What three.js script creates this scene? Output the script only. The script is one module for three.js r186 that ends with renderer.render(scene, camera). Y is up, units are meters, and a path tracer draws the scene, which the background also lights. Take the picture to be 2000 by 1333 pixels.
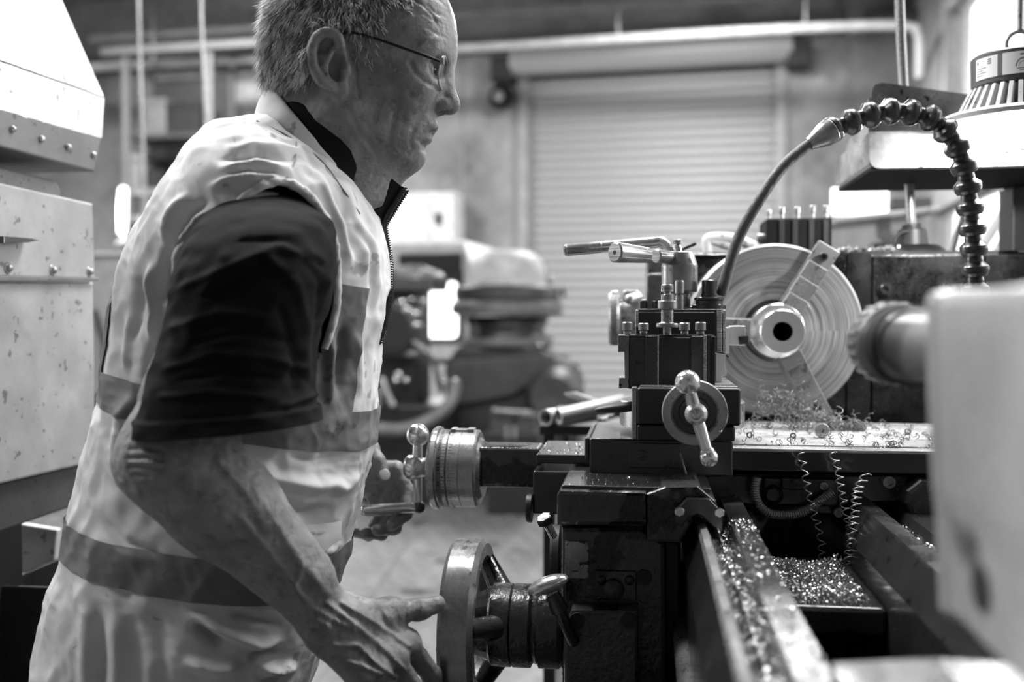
import * as THREE from 'three';
import { RoundedBoxGeometry } from 'three/addons/geometries/RoundedBoxGeometry.js';
import { mergeGeometries, mergeVertices } from 'three/addons/utils/BufferGeometryUtils.js';
import { RectAreaLightUniformsLib } from 'three/addons/lights/RectAreaLightUniformsLib.js';

// ---------------------------------------------------------------- camera, sky, exposure
const V = (x, y, z) => new THREE.Vector3(x, y, z);
const EYE = V(0, 1.12, 0), FOCAL = 1944, YAW = 7.6 * Math.PI / 180, PITCH = 1.37 * Math.PI / 180;
const scene = new THREE.Scene();
const camera = new THREE.PerspectiveCamera(2 * Math.atan(666.5 / FOCAL) * 180 / Math.PI, 2000 / 1333, 0.05, 80);
camera.filmGauge = 36;
camera.rotation.order = 'YXZ';
camera.rotation.set(-PITCH, YAW, 0);
camera.position.copy(EYE);
camera.focus = 1.22;
camera.userData.fStop = 2.6;
camera.updateMatrixWorld(true);
scene.background = new THREE.Color().setRGB(5.5, 5.5, 5.5);
const renderer = new THREE.WebGLRenderer({ antialias: true });
renderer.toneMapping = THREE.LinearToneMapping;
renderer.toneMappingExposure = 1.0;
renderer.shadowMap.enabled = true;
RectAreaLightUniformsLib.init();

// ---------------------------------------------------------------- measuring helpers
// a point of the place from a sight line and a plane or a distance
const rayOf = (px, py) => V((px - 1000) / FOCAL, -(py - 666.5) / FOCAL, -1).applyQuaternion(camera.quaternion);
const pd = (px, py, d) => rayOf(px, py).multiplyScalar(d).add(EYE);                   // at distance d along the view
const pz = (px, py, z) => { const r = rayOf(px, py); return r.multiplyScalar(z / r.z).add(EYE); };   // on the plane z
const pX = (px, py, x) => { const r = rayOf(px, py); return r.multiplyScalar(x / r.x).add(EYE); };   // on the plane x
const pY = (px, py, y) => { const r = rayOf(px, py); return r.multiplyScalar((y - EYE.y) / r.y).add(EYE); };
const BA = -4.5 * Math.PI / 180;                                                       // the building stands a little askew to the lathe
const UPV = V(0, 1, 0);
const bz = (px, py, z) => { const r = rayOf(px, py).applyAxisAngle(UPV, -BA); return r.multiplyScalar(z / r.z).add(EYE); };
const bX = (px, py, x) => { const r = rayOf(px, py).applyAxisAngle(UPV, -BA); return r.multiplyScalar(x / r.x).add(EYE); };
const camInv = new THREE.Quaternion().copy(camera.quaternion).invert();
const measure = (p) => { const q = p.clone().sub(EYE).applyQuaternion(camInv); return [1000 - q.x / q.z * FOCAL, 666.5 + q.y / q.z * FOCAL]; };
const lerp = (a, b, t) => a + (b - a) * t, clamp = (x, a = 0, b = 1) => Math.min(b, Math.max(a, x));
const smooth = (a, b, x) => { const t = clamp((x - a) / (b - a)); return t * t * (3 - 2 * t); };
function rng(seed) { let s = seed >>> 0; return () => { s = (s + 0x6D2B79F5) >>> 0; let t = s; t = Math.imul(t ^ (t >>> 15), t | 1); t ^= t + Math.imul(t ^ (t >>> 7), t | 61); return ((t ^ (t >>> 14)) >>> 0) / 4294967296; }; }
const hash3 = (x, y, z) => { let h = Math.imul(x, 374761393) ^ Math.imul(y, 668265263) ^ Math.imul(z, 2147483647 - 1274126177); h = Math.imul(h ^ (h >>> 13), 1274126177); return ((h ^ (h >>> 16)) >>> 0) / 4294967296; };
function noise3(x, y, z) {                                                             // -1 .. 1
  const i = Math.floor(x), j = Math.floor(y), k = Math.floor(z); let u = x - i, v = y - j, w = z - k;
  u = u * u * (3 - 2 * u); v = v * v * (3 - 2 * v); w = w * w * (3 - 2 * w);
  const h = (a, b, c) => hash3(i + a, j + b, k + c);
  return 2 * lerp(lerp(lerp(h(0, 0, 0), h(1, 0, 0), u), lerp(h(0, 1, 0), h(1, 1, 0), u), v), lerp(lerp(h(0, 0, 1), h(1, 0, 1), u), lerp(h(0, 1, 1), h(1, 1, 1), u), v), w) - 1;
}
const fbm3 = (x, y, z, o = 4) => { let s = 0, a = 0.5; for (let i = 0; i < o; i++) { s += a * noise3(x, y, z); x = x * 2.03 + 7.1; y = y * 2.03 + 3.7; z = z * 2.03 + 1.9; a *= 0.5; } return s; };

// ---------------------------------------------------------------- textures (colour, grain and wear only)
function tile2(seed) {                                                                 // tiling value noise
  return (x, y, n) => { const i = Math.floor(x), j = Math.floor(y); let u = x - i, v = y - j; u = u * u * (3 - 2 * u); v = v * v * (3 - 2 * v);
    const h = (a, b) => hash3((((i + a) % n) + n) % n, (((j + b) % n) + n) % n, seed + n * 13); return lerp(lerp(h(0, 0), h(1, 0), u), lerp(h(0, 1), h(1, 1), u), v); };
}
function texOf(size, fn, metres, srgb = false) {
  const d = new Uint8Array(size * size * 4);
  for (let y = 0; y < size; y++) for (let x = 0; x < size; x++) { const g = clamp(fn(x / size, y / size, x, y)) * 255, o = (y * size + x) * 4; d[o] = d[o + 1] = d[o + 2] = g; d[o + 3] = 255; }
  const t = new THREE.DataTexture(d, size, size); t.wrapS = t.wrapT = THREE.RepeatWrapping; t.magFilter = THREE.LinearFilter; t.minFilter = THREE.LinearMipmapLinearFilter; t.generateMipmaps = true;
  if (srgb) t.colorSpace = THREE.SRGBColorSpace;
  t.repeat.set(1 / metres, 1 / metres); t.needsUpdate = true; return t;
}
const fb = (n, u, v, f, o) => { let s = 0, a = 0.5, w = 0; for (let i = 0; i < o; i++) { s += a * n(u * f, v * f, f); w += a; f *= 2; a *= 0.55; } return s / w; };
const n1 = tile2(11), n2 = tile2(57), n3 = tile2(91);
const spots = (n, u, v, f, th, soft) => smooth(th, th + soft, n(u * f, v * f, f));
const T = {
  concrete: texOf(512, (u, v) => 0.62 + 0.5 * (fb(n1, u, v, 4, 6) - 0.5) + 0.16 * (fb(n2, u, v, 32, 3) - 0.5) + 0.1, 4.0, true),
  floor: texOf(512, (u, v) => 0.74 + 0.42 * (fb(n2, u, v, 4, 6) - 0.5) - 0.25 * spots(n3, u, v, 24, 0.8, 0.1), 3.0, true),
  grime: texOf(512, (u, v) => 0.9 + 0.26 * (fb(n1, u, v, 6, 6) - 0.5) - 0.3 * smooth(0.72, 0.78, fb(n3, u, v, 26, 4)) - 0.2 * spots(n2, u, v, 120, 0.96, 0.02), 0.35, true),
  worn: texOf(512, (u, v) => { const f = fb(n2, u, v, 5, 6); return 0.8 - 0.6 * smooth(0.56, 0.6, f) + 0.25 * (fb(n1, u, v, 20, 3) - 0.5); }, 0.5, true),
  brushed: texOf(512, (u, v) => 0.72 + 0.5 * (fb(n1, u * 1, v, 3, 4) - 0.5) + 0.4 * (n2(u * 4, v * 256, 256) - 0.5), 0.18, true),
  worn2: texOf(512, (u, v) => 0.86 + 0.4 * (fb(n3, u, v, 3, 5) - 0.5) - 0.4 * smooth(0.66, 0.7, fb(n1, u, v, 3, 4)), 0.6, true),
  rough: texOf(512, (u, v) => 0.62 + 0.8 * (fb(n3, u, v, 6, 5) - 0.5) + 0.25 * (n2(u * 128, v * 128, 128) - 0.5), 0.22),
  bumpFine: texOf(512, (u, v) => fb(n1, u, v, 24, 4), 0.14),
  galv2: texOf(512, (u, v) => 0.93 + 0.25 * (fb(n3, u, v, 5, 5) - 0.5) - 0.25 * spots(n1, u, v, 60, 0.88, 0.05), 0.5, true),
  splash: texOf(512, (u, v) => 0.42 + 0.5 * (fb(n2, u, v, 6, 5) - 0.5) + 0.9 * spots(n3, u, v, 150, 0.86, 0.05) * smooth(0.4, 0.6, fb(n1, u, v, 5, 3)) - 0.25 * spots(n1, u, v, 70, 0.74, 0.1), 0.3, true),
  skin: texOf(512, (u, v) => 0.82 + 0.36 * (fb(n1, u, v, 8, 6) - 0.5) - 0.1 * smooth(0.6, 0.72, fb(n2, u, v, 20, 4)), 0.16, true),
  skinBump: texOf(512, (u, v) => { const a = fb(n1, u, v, 40, 3), b = 1 - Math.abs(2 * fb(n2, u, v, 22, 2) - 1); return 0.5 * a + 0.5 * b; }, 0.10),
  cloth: texOf(512, (u, v) => 0.9 + 0.2 * (fb(n2, u, v, 5, 5) - 0.5) - 0.22 * smooth(0.74, 0.8, fb(n3, u, v, 14, 5)), 0.45, true),
  weave: texOf(512, (u, v, x, y) => 0.5 + 0.25 * Math.sin(x * Math.PI / 2) * Math.sin(y * Math.PI / 2) + 0.5 * (fb(n1, u, v, 10, 4) - 0.5), 0.20),
  galv: texOf(512, (u, v) => 0.7 + 0.7 * (fb(n3, u, v, 5, 5) - 0.5) - 0.5 * spots(n1, u, v, 50, 0.82, 0.06) * smooth(0.45, 0.6, fb(n2, u, v, 6, 3)), 0.25, true),
};
// ---------------------------------------------------------------- materials
const g3 = (g) => new THREE.Color().setRGB(g, g, g);
function mat(g, roughness, metalness = 0, o = {}) { return new THREE.MeshPhysicalMaterial({ color: g3(g), roughness, metalness, side: THREE.DoubleSide, ...o }); }
const glow = (g, e) => new THREE.MeshStandardMaterial({ color: g3(g), roughness: 0.6, emissive: g3(1), emissiveIntensity: e });
const M = {
  concrete: mat(0.58, 0.95, 0, { map: T.concrete, bumpMap: T.bumpFine, bumpScale: 0.002 }),
  wallPaint: mat(0.72, 0.9, 0, { map: T.concrete }),
  floor: mat(0.30, 0.55, 0, { map: T.floor, roughnessMap: T.rough }),
  roof: mat(0.035, 0.8, 0, { map: T.grime }),
  beam: mat(0.22, 0.7, 0, { map: T.grime }),
  pipe: mat(0.55, 0.5, 0, { map: T.grime }),
  slat: mat(0.34, 0.45, 0.2),
  darkFit: mat(0.02, 0.6),
  whitePaint: mat(0.75, 0.5, 0, { map: T.grime }),
  greyPaint: mat(0.32, 0.5, 0, { map: T.grime }),
  midPaint: mat(0.15, 0.5, 0, { map: T.grime }),
  darkPaint: mat(0.055, 0.45, 0, { map: T.grime }),
  blackPaint: mat(0.016, 0.4, 0, { map: T.grime }),
  castPaint: mat(0.075, 0.38, 0, { map: T.worn, roughnessMap: T.rough, bumpMap: T.bumpFine, bumpScale: 0.0008 }),
  steel: mat(0.62, 0.34, 0.45, { map: T.brushed, roughnessMap: T.rough }),
  steelDull: mat(0.36, 0.5, 0.55, { map: T.grime, roughnessMap: T.rough }),
  steelDark: mat(0.085, 0.42, 0.75, { map: T.grime, roughnessMap: T.rough }),
  oilSteel: mat(0.05, 0.3, 0.5, { map: T.grime, roughnessMap: T.rough, clearcoat: 0.5, clearcoatRoughness: 0.25 }),
  chrome: mat(0.72, 0.16, 1),
  polished: mat(0.68, 0.27, 0.75, { roughnessMap: T.rough }),
  chuck: mat(0.66, 0.38, 0.6, { map: T.brushed }),
  black: mat(0.008, 0.6),
  rubber: mat(0.022, 0.5),
  hose: mat(0.10, 0.55, 0, { bumpMap: T.bumpFine, bumpScale: 0.001 }),
  link: mat(0.016, 0.28, 0, { clearcoat: 0.4, clearcoatRoughness: 0.2 }),
  splash: mat(0.06, 0.55, 0.3, { map: T.splash, roughnessMap: T.rough }),
  galv: mat(0.6, 0.5, 0.25, { map: T.galv, roughnessMap: T.rough }),
  skin: mat(0.35, 0.45, 0, { map: T.skin, bumpMap: T.skinBump, bumpScale: 0.0005, specularIntensity: 0.6 }),
  vest: mat(0.74, 0.78, 0, { map: T.cloth, bumpMap: T.weave, bumpScale: 0.0006 }),
  tape: mat(0.18, 0.5, 0, { map: T.cloth, bumpMap: T.weave, bumpScale: 0.0005 }),
  shirt: mat(0.0055, 0.9, 0, { specularIntensity: 0.3, bumpMap: T.weave, bumpScale: 0.0008 }),
  trousers: mat(0.04, 0.9, 0, { bumpMap: T.weave, bumpScale: 0.001 }),
  hair: mat(0.62, 0.45, 0),
  scalp: mat(0.26, 0.8, 0, { map: T.skin }),
  greyPaint2: mat(0.36, 0.45, 0, { map: T.grime }),
  hood: mat(0.78, 0.5, 0, { map: T.galv2 }),
  tubeSteel: mat(0.55, 0.4, 0.4, { map: T.grime }),
  chip: mat(0.7, 0.28, 0.8),
  tail: mat(0.45, 0.5, 0, { map: T.worn2, roughnessMap: T.rough }),
  tailBase: mat(0.22, 0.5, 0, { map: T.worn, roughnessMap: T.rough }),
  matteBlack: mat(0.008, 0.7, 0, { specularIntensity: 0.25 }),
  machineDark: mat(0.03, 0.5, 0, { map: T.grime }),
  rackSteel: mat(0.2, 0.6, 0, { map: T.grime }),
  unitGrey: mat(0.1, 0.5, 0, { map: T.grime }),
  chuckDark: mat(0.2, 0.4, 0.6, { map: T.worn2 }),
  slideTop: mat(0.8, 0.42, 0.1, { map: T.brushed, roughnessMap: T.rough }),
  chipMid: mat(0.42, 0.3, 0.8),
  chipDark: mat(0.16, 0.3, 0.7),
  hairDark: mat(0.14, 0.5, 0),
  galvDark: mat(0.5, 0.55, 0.3, { map: T.galv, roughnessMap: T.rough }),
  cardboard: mat(0.4, 0.9, 0, { map: T.grime }),
  glass: new THREE.MeshPhysicalMaterial({ color: 0xffffff, roughness: 0.02, transmission: 1, thickness: 0, ior: 1.45 }),
};
// ---------------------------------------------------------------- building things and parts
const taken = new Map(), origins = new WeakMap();
function numbered(n) { const k = taken.get(n) || 0; taken.set(n, k + 1); return k ? n + '_' + String(k).padStart(3, '0') : n; }
function uvMetres(g) {
  if (g.userData.keepUV) return g;
  const h = g.index ? g.toNonIndexed() : g; if (!h.attributes.normal) h.computeVertexNormals();
  const p = h.attributes.position, n = p.count, uv = new Float32Array(n * 2), a = V(), b = V(), c = V(), e = V(), f = V();
  for (let i = 0; i < n; i += 3) {
    a.fromBufferAttribute(p, i); b.fromBufferAttribute(p, i + 1); c.fromBufferAttribute(p, i + 2); e.subVectors(b, a); f.subVectors(c, a); e.cross(f);
    const ax = Math.abs(e.x), ay = Math.abs(e.y), az = Math.abs(e.z), k = ay > ax && ay > az ? 1 : ax > az ? 0 : 2;
    [a, b, c].forEach((q, j) => { uv[(i + j) * 2] = k === 0 ? q.z : q.x; uv[(i + j) * 2 + 1] = k === 1 ? q.z : q.y; });
  }
  h.setAttribute('uv', new THREE.BufferAttribute(uv, 2)); return h;
}
function joined(list) {
  if (!Array.isArray(list)) return uvMetres(list);
  const l = list.flat(9).map(uvMetres).map((g) => (g.index ? g.toNonIndexed() : g));
  l.forEach((g) => { for (const k of Object.keys(g.attributes)) if (!['position', 'normal', 'uv'].includes(k)) g.deleteAttribute(k); });
  return l.length === 1 ? l[0] : mergeGeometries(l);
}
const share = (m) => { m.castShadow = m.receiveShadow = true; return m; };
function thing(name, label, category, at, group) {
  const o = new THREE.Group(); o.name = numbered(name); o.position.copy(at); origins.set(o, at.clone()); o.userData = { label, category }; if (group) o.userData.group = group; scene.add(o); return o;
}
function part(name, geos, m, parent, label) {                // shapes are given in place, in metres
  const g = joined(geos), at = origins.get(parent); g.translate(-at.x, -at.y, -at.z);
  const o = share(new THREE.Mesh(g, m)); o.name = name; origins.set(o, at); if (label) o.userData.label = label; parent.add(o); return o;
}
function single(name, label, category, geos, m, group) {     // a thing that is one piece
  const g = joined(geos); g.computeBoundingBox(); const c = g.boundingBox.getCenter(V()); c.y = g.boundingBox.min.y; g.translate(-c.x, -c.y, -c.z);
  const o = share(new THREE.Mesh(g, m)); o.name = numbered(name); o.position.copy(c); origins.set(o, c); o.userData = { label, category }; if (group) o.userData.group = group; scene.add(o); return o;
}
function structure(name, label, category, geos, m, turn = BA) {
  const o = share(new THREE.Mesh(joined(geos), m)); o.name = name; o.rotation.y = turn; origins.set(o, V(0, 0, 0)); o.userData = { label, category, kind: 'structure' }; scene.add(o); return o;
}
// ---------------------------------------------------------------- shapes
function box(x0, y0, z0, x1, y1, z1, r = 0.002) {
  const w = Math.abs(x1 - x0), h = Math.abs(y1 - y0), d = Math.abs(z1 - z0); r = Math.min(r, w / 2.1, h / 2.1, d / 2.1);
  const g = r > 0 ? new RoundedBoxGeometry(w, h, d, 2, r) : new THREE.BoxGeometry(w, h, d); g.translate((x0 + x1) / 2, (y0 + y1) / 2, (z0 + z1) / 2); return g;
}
// a block whose front face, on the plane z, spans the sight lines (px0,py0)..(px1,py1)
function blk(px0, py0, px1, py1, z, dz, r = 0.003) { const a = pz(px0, py0, z), b = pz(px1, py1, z), c = pz(px1, py0, z), e = pz(px0, py1, z); return box((a.x + e.x) / 2, (e.y + b.y) / 2, z, (b.x + c.x) / 2, (a.y + c.y) / 2, z - dz, r); }
function aim(g, from, dir) { const q = new THREE.Quaternion().setFromUnitVectors(UPV, dir.clone().normalize()); g.applyQuaternion(q); g.translate(from.x, from.y, from.z); return g; }
function cyl(a, b, r0, r1 = r0, seg = 32, bev = 0.0012) {
  const L = a.distanceTo(b), k = Math.min(bev, L * 0.3, Math.max(r0, 1e-4) * 0.4, Math.max(r1, 1e-4) * 0.4);
  return lat([[0, 0], [r0 - k, 0], [r0, k], [r1, L - k], [r1 - k, L], [0, L]], a, b.clone().sub(a), seg);
}
function lat(prof, from, dir, seg = 48, sharp = true) {      // turned profile [radius, height]...
  let pts = prof.map(([r, h]) => new THREE.Vector2(Math.max(r, 1e-5), h));
  if (sharp) { const g = []; for (let i = 0; i + 1 < pts.length; i++) { if (pts[i].distanceTo(pts[i + 1]) > 1e-7) g.push(new THREE.LatheGeometry([pts[i], pts[i + 1]], seg)); } const l = g.map((x) => x.toNonIndexed()); return aim(mergeGeometries(l), from, dir); }
  return aim(new THREE.LatheGeometry(pts, seg), from, dir);
}
const ball = (c, r, seg = 40) => { const g = new THREE.SphereGeometry(r, seg, Math.round(seg * 0.6)); g.translate(c.x, c.y, c.z); return g; };
function tube(pts, r, seg = 48, rad = 12, closed = false) { return new THREE.TubeGeometry(new THREE.CatmullRomCurve3(pts, closed, 'centripetal'), seg, r, rad, closed); }
function capTube(pts, r, seg = 48, rad = 16) { return [tube(pts, r, seg, rad), ball(pts[0], r, 14), ball(pts[pts.length - 1], r, 14)]; }
function extr(pts, depth, bevel = 0.0015) {                  // outline in x,y; extruded towards -z from z = 0
  const s = new THREE.Shape(pts.map((p) => new THREE.Vector2(p[0], p[1])));
  const g = new THREE.ExtrudeGeometry(s, { depth: depth - 2 * bevel, bevelEnabled: bevel > 0, bevelThickness: bevel, bevelSize: bevel, bevelOffset: -bevel, bevelSegments: 2, curveSegments: 10 }); g.translate(0, 0, -depth + bevel); return g;
}
// outline given by sight lines on the plane z, extruded away from the viewer
function outline(list, z, depth, bevel = 0.0015) { const g = extr(list.map(([a, b]) => { const p = pz(a, b, z); return [p.x, p.y]; }), depth, bevel); g.translate(0, 0, z); return g; }
function hexHead(c, dir, r, h) { return lat([[0, 0], [r, 0], [r, h * 0.86], [r * 0.86, h], [0, h]], c, dir, 6); }
function socketScrew(c, dir, r, h) { const d = dir.clone().normalize(); return lat([[r, 0], [r, h * 0.88], [r * 0.9, h], [r * 0.55, h], [r * 0.5, h * 0.45], [0, h * 0.45]], c, d, 20); }
function torus(c, dir, R, r, seg = 64, rad = 12) { const g = new THREE.TorusGeometry(R, r, rad, seg); g.rotateX(Math.PI / 2); return aim(g, c, dir); }
function polar(g, c) { const h = g.index ? g.toNonIndexed() : g, p = h.attributes.position, uv = new Float32Array(p.count * 2); for (let i = 0; i < p.count; i++) { const x = p.getX(i) - c.x, y = p.getY(i) - c.y; uv[i * 2] = (Math.atan2(y, x) / Math.PI + 1) * 0.18; uv[i * 2 + 1] = Math.hypot(x, y) * 0.7 + p.getZ(i) * 0.2; } for (let i = 0; i < p.count; i += 3) { const u = [0, 1, 2].map((k) => uv[(i + k) * 2]); if (Math.max(...u) - Math.min(...u) > 0.18) for (let k = 0; k < 3; k++) if (u[k] < 0.18) uv[(i + k) * 2] += 0.36; } h.setAttribute('uv', new THREE.BufferAttribute(uv, 2)); h.userData.keepUV = true; return h; }
const mid = (a, b, t = 0.5) => a.clone().lerp(b, t);
const X1 = V(1, 0, 0), Y1 = V(0, 1, 0), Z1 = V(0, 0, 1);
// ================================================================ lamps
// each overhead fitting: a glowing tray and an area light of its size just below
function panelLamp(at, w, d, power, label, tilt = 0) {
  const t = thing('panel_lamp', label, 'lamp', at, 'high bay lamps under the roof');
  part('housing', box(at.x - w / 2 - 0.04, at.y, at.z - d / 2 - 0.04, at.x + w / 2 + 0.04, at.y + 0.1, at.z + d / 2 + 0.04, 0.01), M.whitePaint, t);
  part('diffuser', box(at.x - w / 2, at.y - 0.012, at.z - d / 2, at.x + w / 2, at.y - 0.001, at.z + d / 2, 0.002), glow(0.8, 2), t);
  for (const s of [-1, 1]) part('rod', cyl(V(at.x + s * w * 0.4, at.y + 0.1, at.z), V(at.x + s * w * 0.4, 5.19, at.z), 0.006), M.steelDull, t);
  const l = new THREE.RectAreaLight(0xffffff, power, w, d); l.position.set(at.x, at.y - 0.02, at.z); l.lookAt(at.x, 0, at.z); l.castShadow = true; scene.add(l);
}
panelLamp(V(-1.8, 3.6, -3.2), 1.5, 0.7, 26, 'long panel lamp hanging over the floor behind the man');
panelLamp(V(-1.25, 3.3, -1.75), 1.3, 0.6, 46, 'panel lamp hanging above the white machine hood');
panelLamp(V(-2.5, 2.9, -0.45), 1.2, 0.6, 26, 'panel lamp hanging to the left of the viewer');
panelLamp(V(0.75, 3.3, -2.2), 1.3, 0.6, 50, 'panel lamp hanging above the lathe headstock');
panelLamp(V(-4.6, 4.75, -8.9), 1.6, 0.7, 130, 'added panel lamp out of view brightening the wall behind the storage rack');  // added out of view to brighten the back wall
panelLamp(V(0.35, 4.3, -8.8), 1.6, 0.7, 92, 'panel lamp hanging before the roller door');

// ================================================================ the room
const WZ = -11.5, RX = 1.98, LX = -9.6, FZ = 4.2, CH = 5.2;
structure('floor', 'grey concrete workshop floor', 'floor', box(LX - 0.3, -0.3, WZ - 0.3, RX + 0.3, 0, FZ + 0.3, 0), M.floor);
{ const fl = scene.children.find((o) => o.name === 'floor'); for (const [a, c] of [[[560, 1420], [800, 1055]], [[420, 1010], [1010, 1000]]]) { const p = pY(a[0], a[1], 0).applyAxisAngle(UPV, -BA), q = pY(c[0], c[1], 0).applyAxisAngle(UPV, -BA), d = q.clone().sub(p), L = d.length(); const g = new THREE.BoxGeometry(0.012, 0.003, L); g.rotateY(Math.atan2(d.x, d.z)); g.translate((p.x + q.x) / 2, 0.0008, (p.z + q.z) / 2); part('joint', g, M.midPaint, fl); } }
structure('ceiling', 'dark corrugated roof lining', 'ceiling', box(LX - 0.3, CH, WZ - 0.3, RX + 0.3, CH + 0.2, FZ + 0.3, 0), M.roof);
const doorL = bz(1022, 400, WZ).x, doorR = bz(1524, 400, WZ).x, doorT = bz(1270, 135, WZ).y;
const wallBack = structure('wall_back', 'mottled concrete panel wall around the roller door', 'wall', [
  box(LX - 0.3, 0, WZ - 0.3, doorL, CH, WZ, 0), box(doorR, 0, WZ - 0.3, RX + 0.3, CH, WZ, 0), box(doorL, doorT, WZ - 0.3, doorR, CH, WZ, 0)], M.concrete);
for (const px of [903, 1000, 1560, 1655]) { const x = bz(px, 400, WZ).x; part('panel_joint', box(x - 0.012, 0, WZ, x + 0.012, CH, WZ + 0.012, 0.003), M.greyPaint, wallBack); }
structure('wall_front', 'concrete wall behind the viewer', 'wall', box(LX - 0.3, 0, FZ, RX + 0.3, CH, FZ + 0.2, 0), M.concrete);
// left wall with a wide open doorway that lets daylight in
structure('wall_left', 'concrete wall with an open doorway', 'wall', [box(LX - 0.2, 0, WZ, LX, CH, -7.2, 0), box(LX - 0.2, 0, -1.2, LX, CH, FZ, 0), box(LX - 0.2, 3.8, -7.2, LX, CH, -1.2, 0)], M.concrete);
// right wall with windows
const wU0 = bX(1852, 90, RX).z, wU1 = bX(2020, 90, RX).z + 1.6, wUb = 2.62, wUt = 3.92;
const wLt = 2.15, wLb = 1.3, wL0 = bX(1822, 440, RX).z, wL1 = wL0 + 3.4, mW0 = -4.2, mW1 = -1.4, mWb = 1.3, mWt = 3.4;
structure('wall_right', 'white painted wall with windows', 'wall', [
  box(RX, 0, WZ, RX + 0.2, CH, Math.min(wU0, wL0), 0), box(RX, 0, Math.min(wU0, wL0), RX + 0.2, wLb, wL1, 0), box(RX, wLt, wL0, RX + 0.2, wUb, wL1, 0), box(RX, wUb, wU0 > wL0 ? wL0 : wU0, RX + 0.2, wUt, wU0, 0),
  box(RX, wUt, Math.min(wU0, wL0), RX + 0.2, CH, wL1, 0), box(RX, wUb, wU1, RX + 0.2, wUt, Math.max(wL1, wU1), 0),
  box(RX, 0, wL1, RX + 0.2, CH, mW0, 0), box(RX, 0, mW0, RX + 0.2, mWb, mW1, 0), box(RX, mWt, mW0, RX + 0.2, CH, mW1, 0), box(RX, 0, mW1, RX + 0.2, CH, FZ, 0)], M.wallPaint);
function windowFrame(name, label, z0, z1, y0, y1, bars) {
  const f = structure(name, label, 'window', [box(RX + 0.05, y0, z0, RX + 0.12, y0 + 0.06, z1, 0.004), box(RX + 0.05, y1 - 0.06, z0, RX + 0.12, y1, z1, 0.004), box(RX - 0.02, y0, z0, RX + 0.12, y1, z0 + 0.09, 0.004), box(RX + 0.05, y0, z1 - 0.06, RX + 0.12, y1, z1, 0.004)], M.midPaint);
  for (let i = 1; i < bars; i++) { const z = lerp(z0, z1, i / bars); part('mullion', box(RX + 0.06, y0, z - 0.025, RX + 0.11, y1, z + 0.025, 0.003), M.greyPaint, f); }
  for (let i = 0; i < bars; i++) part('pane', box(RX + 0.08, y0 + 0.04, lerp(z0, z1, i / bars) + 0.02, RX + 0.086, y1 - 0.04, lerp(z0, z1, (i + 1) / bars) - 0.02, 0), M.glass, f);
}
windowFrame('window_1', 'high bright window in the white side wall', wU0, wU1, wUb, wUt, 2);
windowFrame('window_2', 'low bright window seen under the lamp tray', wL0, wL1, wLb, wLt, 3);
windowFrame('window_3', 'large window beside the lathe', mW0, mW1, mWb, mWt, 3);
// roof steel
function beam(name, label, x0, y0, z0, x1, y1, z1) { structure(name, label, 'beam', box(x0, y0, z0, x1, y1, z1, 0.01), M.beam); }
for (let i = 0; i < 6; i++) { const z = -10.9 + i * 1.5; beam('trim_' + (i + 1), ['roof purlin nearest the roller door', 'second roof purlin from the roller door', 'third roof purlin from the roller door', 'fourth roof purlin from the roller door', 'fifth roof purlin from the roller door', 'sixth roof purlin from the roller door'][i], LX, CH - 0.2, z, RX, CH, z + 0.08); }
{ const a = bz(1040, 20, -9); beam('trim_7', 'pale steel rafter running back above the roller door', a.x - 0.09, CH - 0.5, WZ, a.x + 0.09, CH - 0.22, -3); }
{ const a = bz(265, 50, -8); beam('trim_8', 'pale steel rafter above the storage rack', a.x - 0.09, CH - 0.66, -10, a.x + 0.09, CH - 0.3, -3); }
{ const a = bz(1660, 20, -11), b = bz(1700, 20, -11); beam('trim_9', 'steel column stub right of the roller door', a.x, bz(1660, 60, -11).y, -11.3, b.x - 0.05, CH, -11.2); }
structure('trim_10', 'dark lintel beam above the storage rack and door', 'beam', box(LX, bz(700, 112, -11.3).y, -11.45, RX, bz(700, 85, -11.3).y, -11.3, 0.01), M.midPaint);

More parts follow.
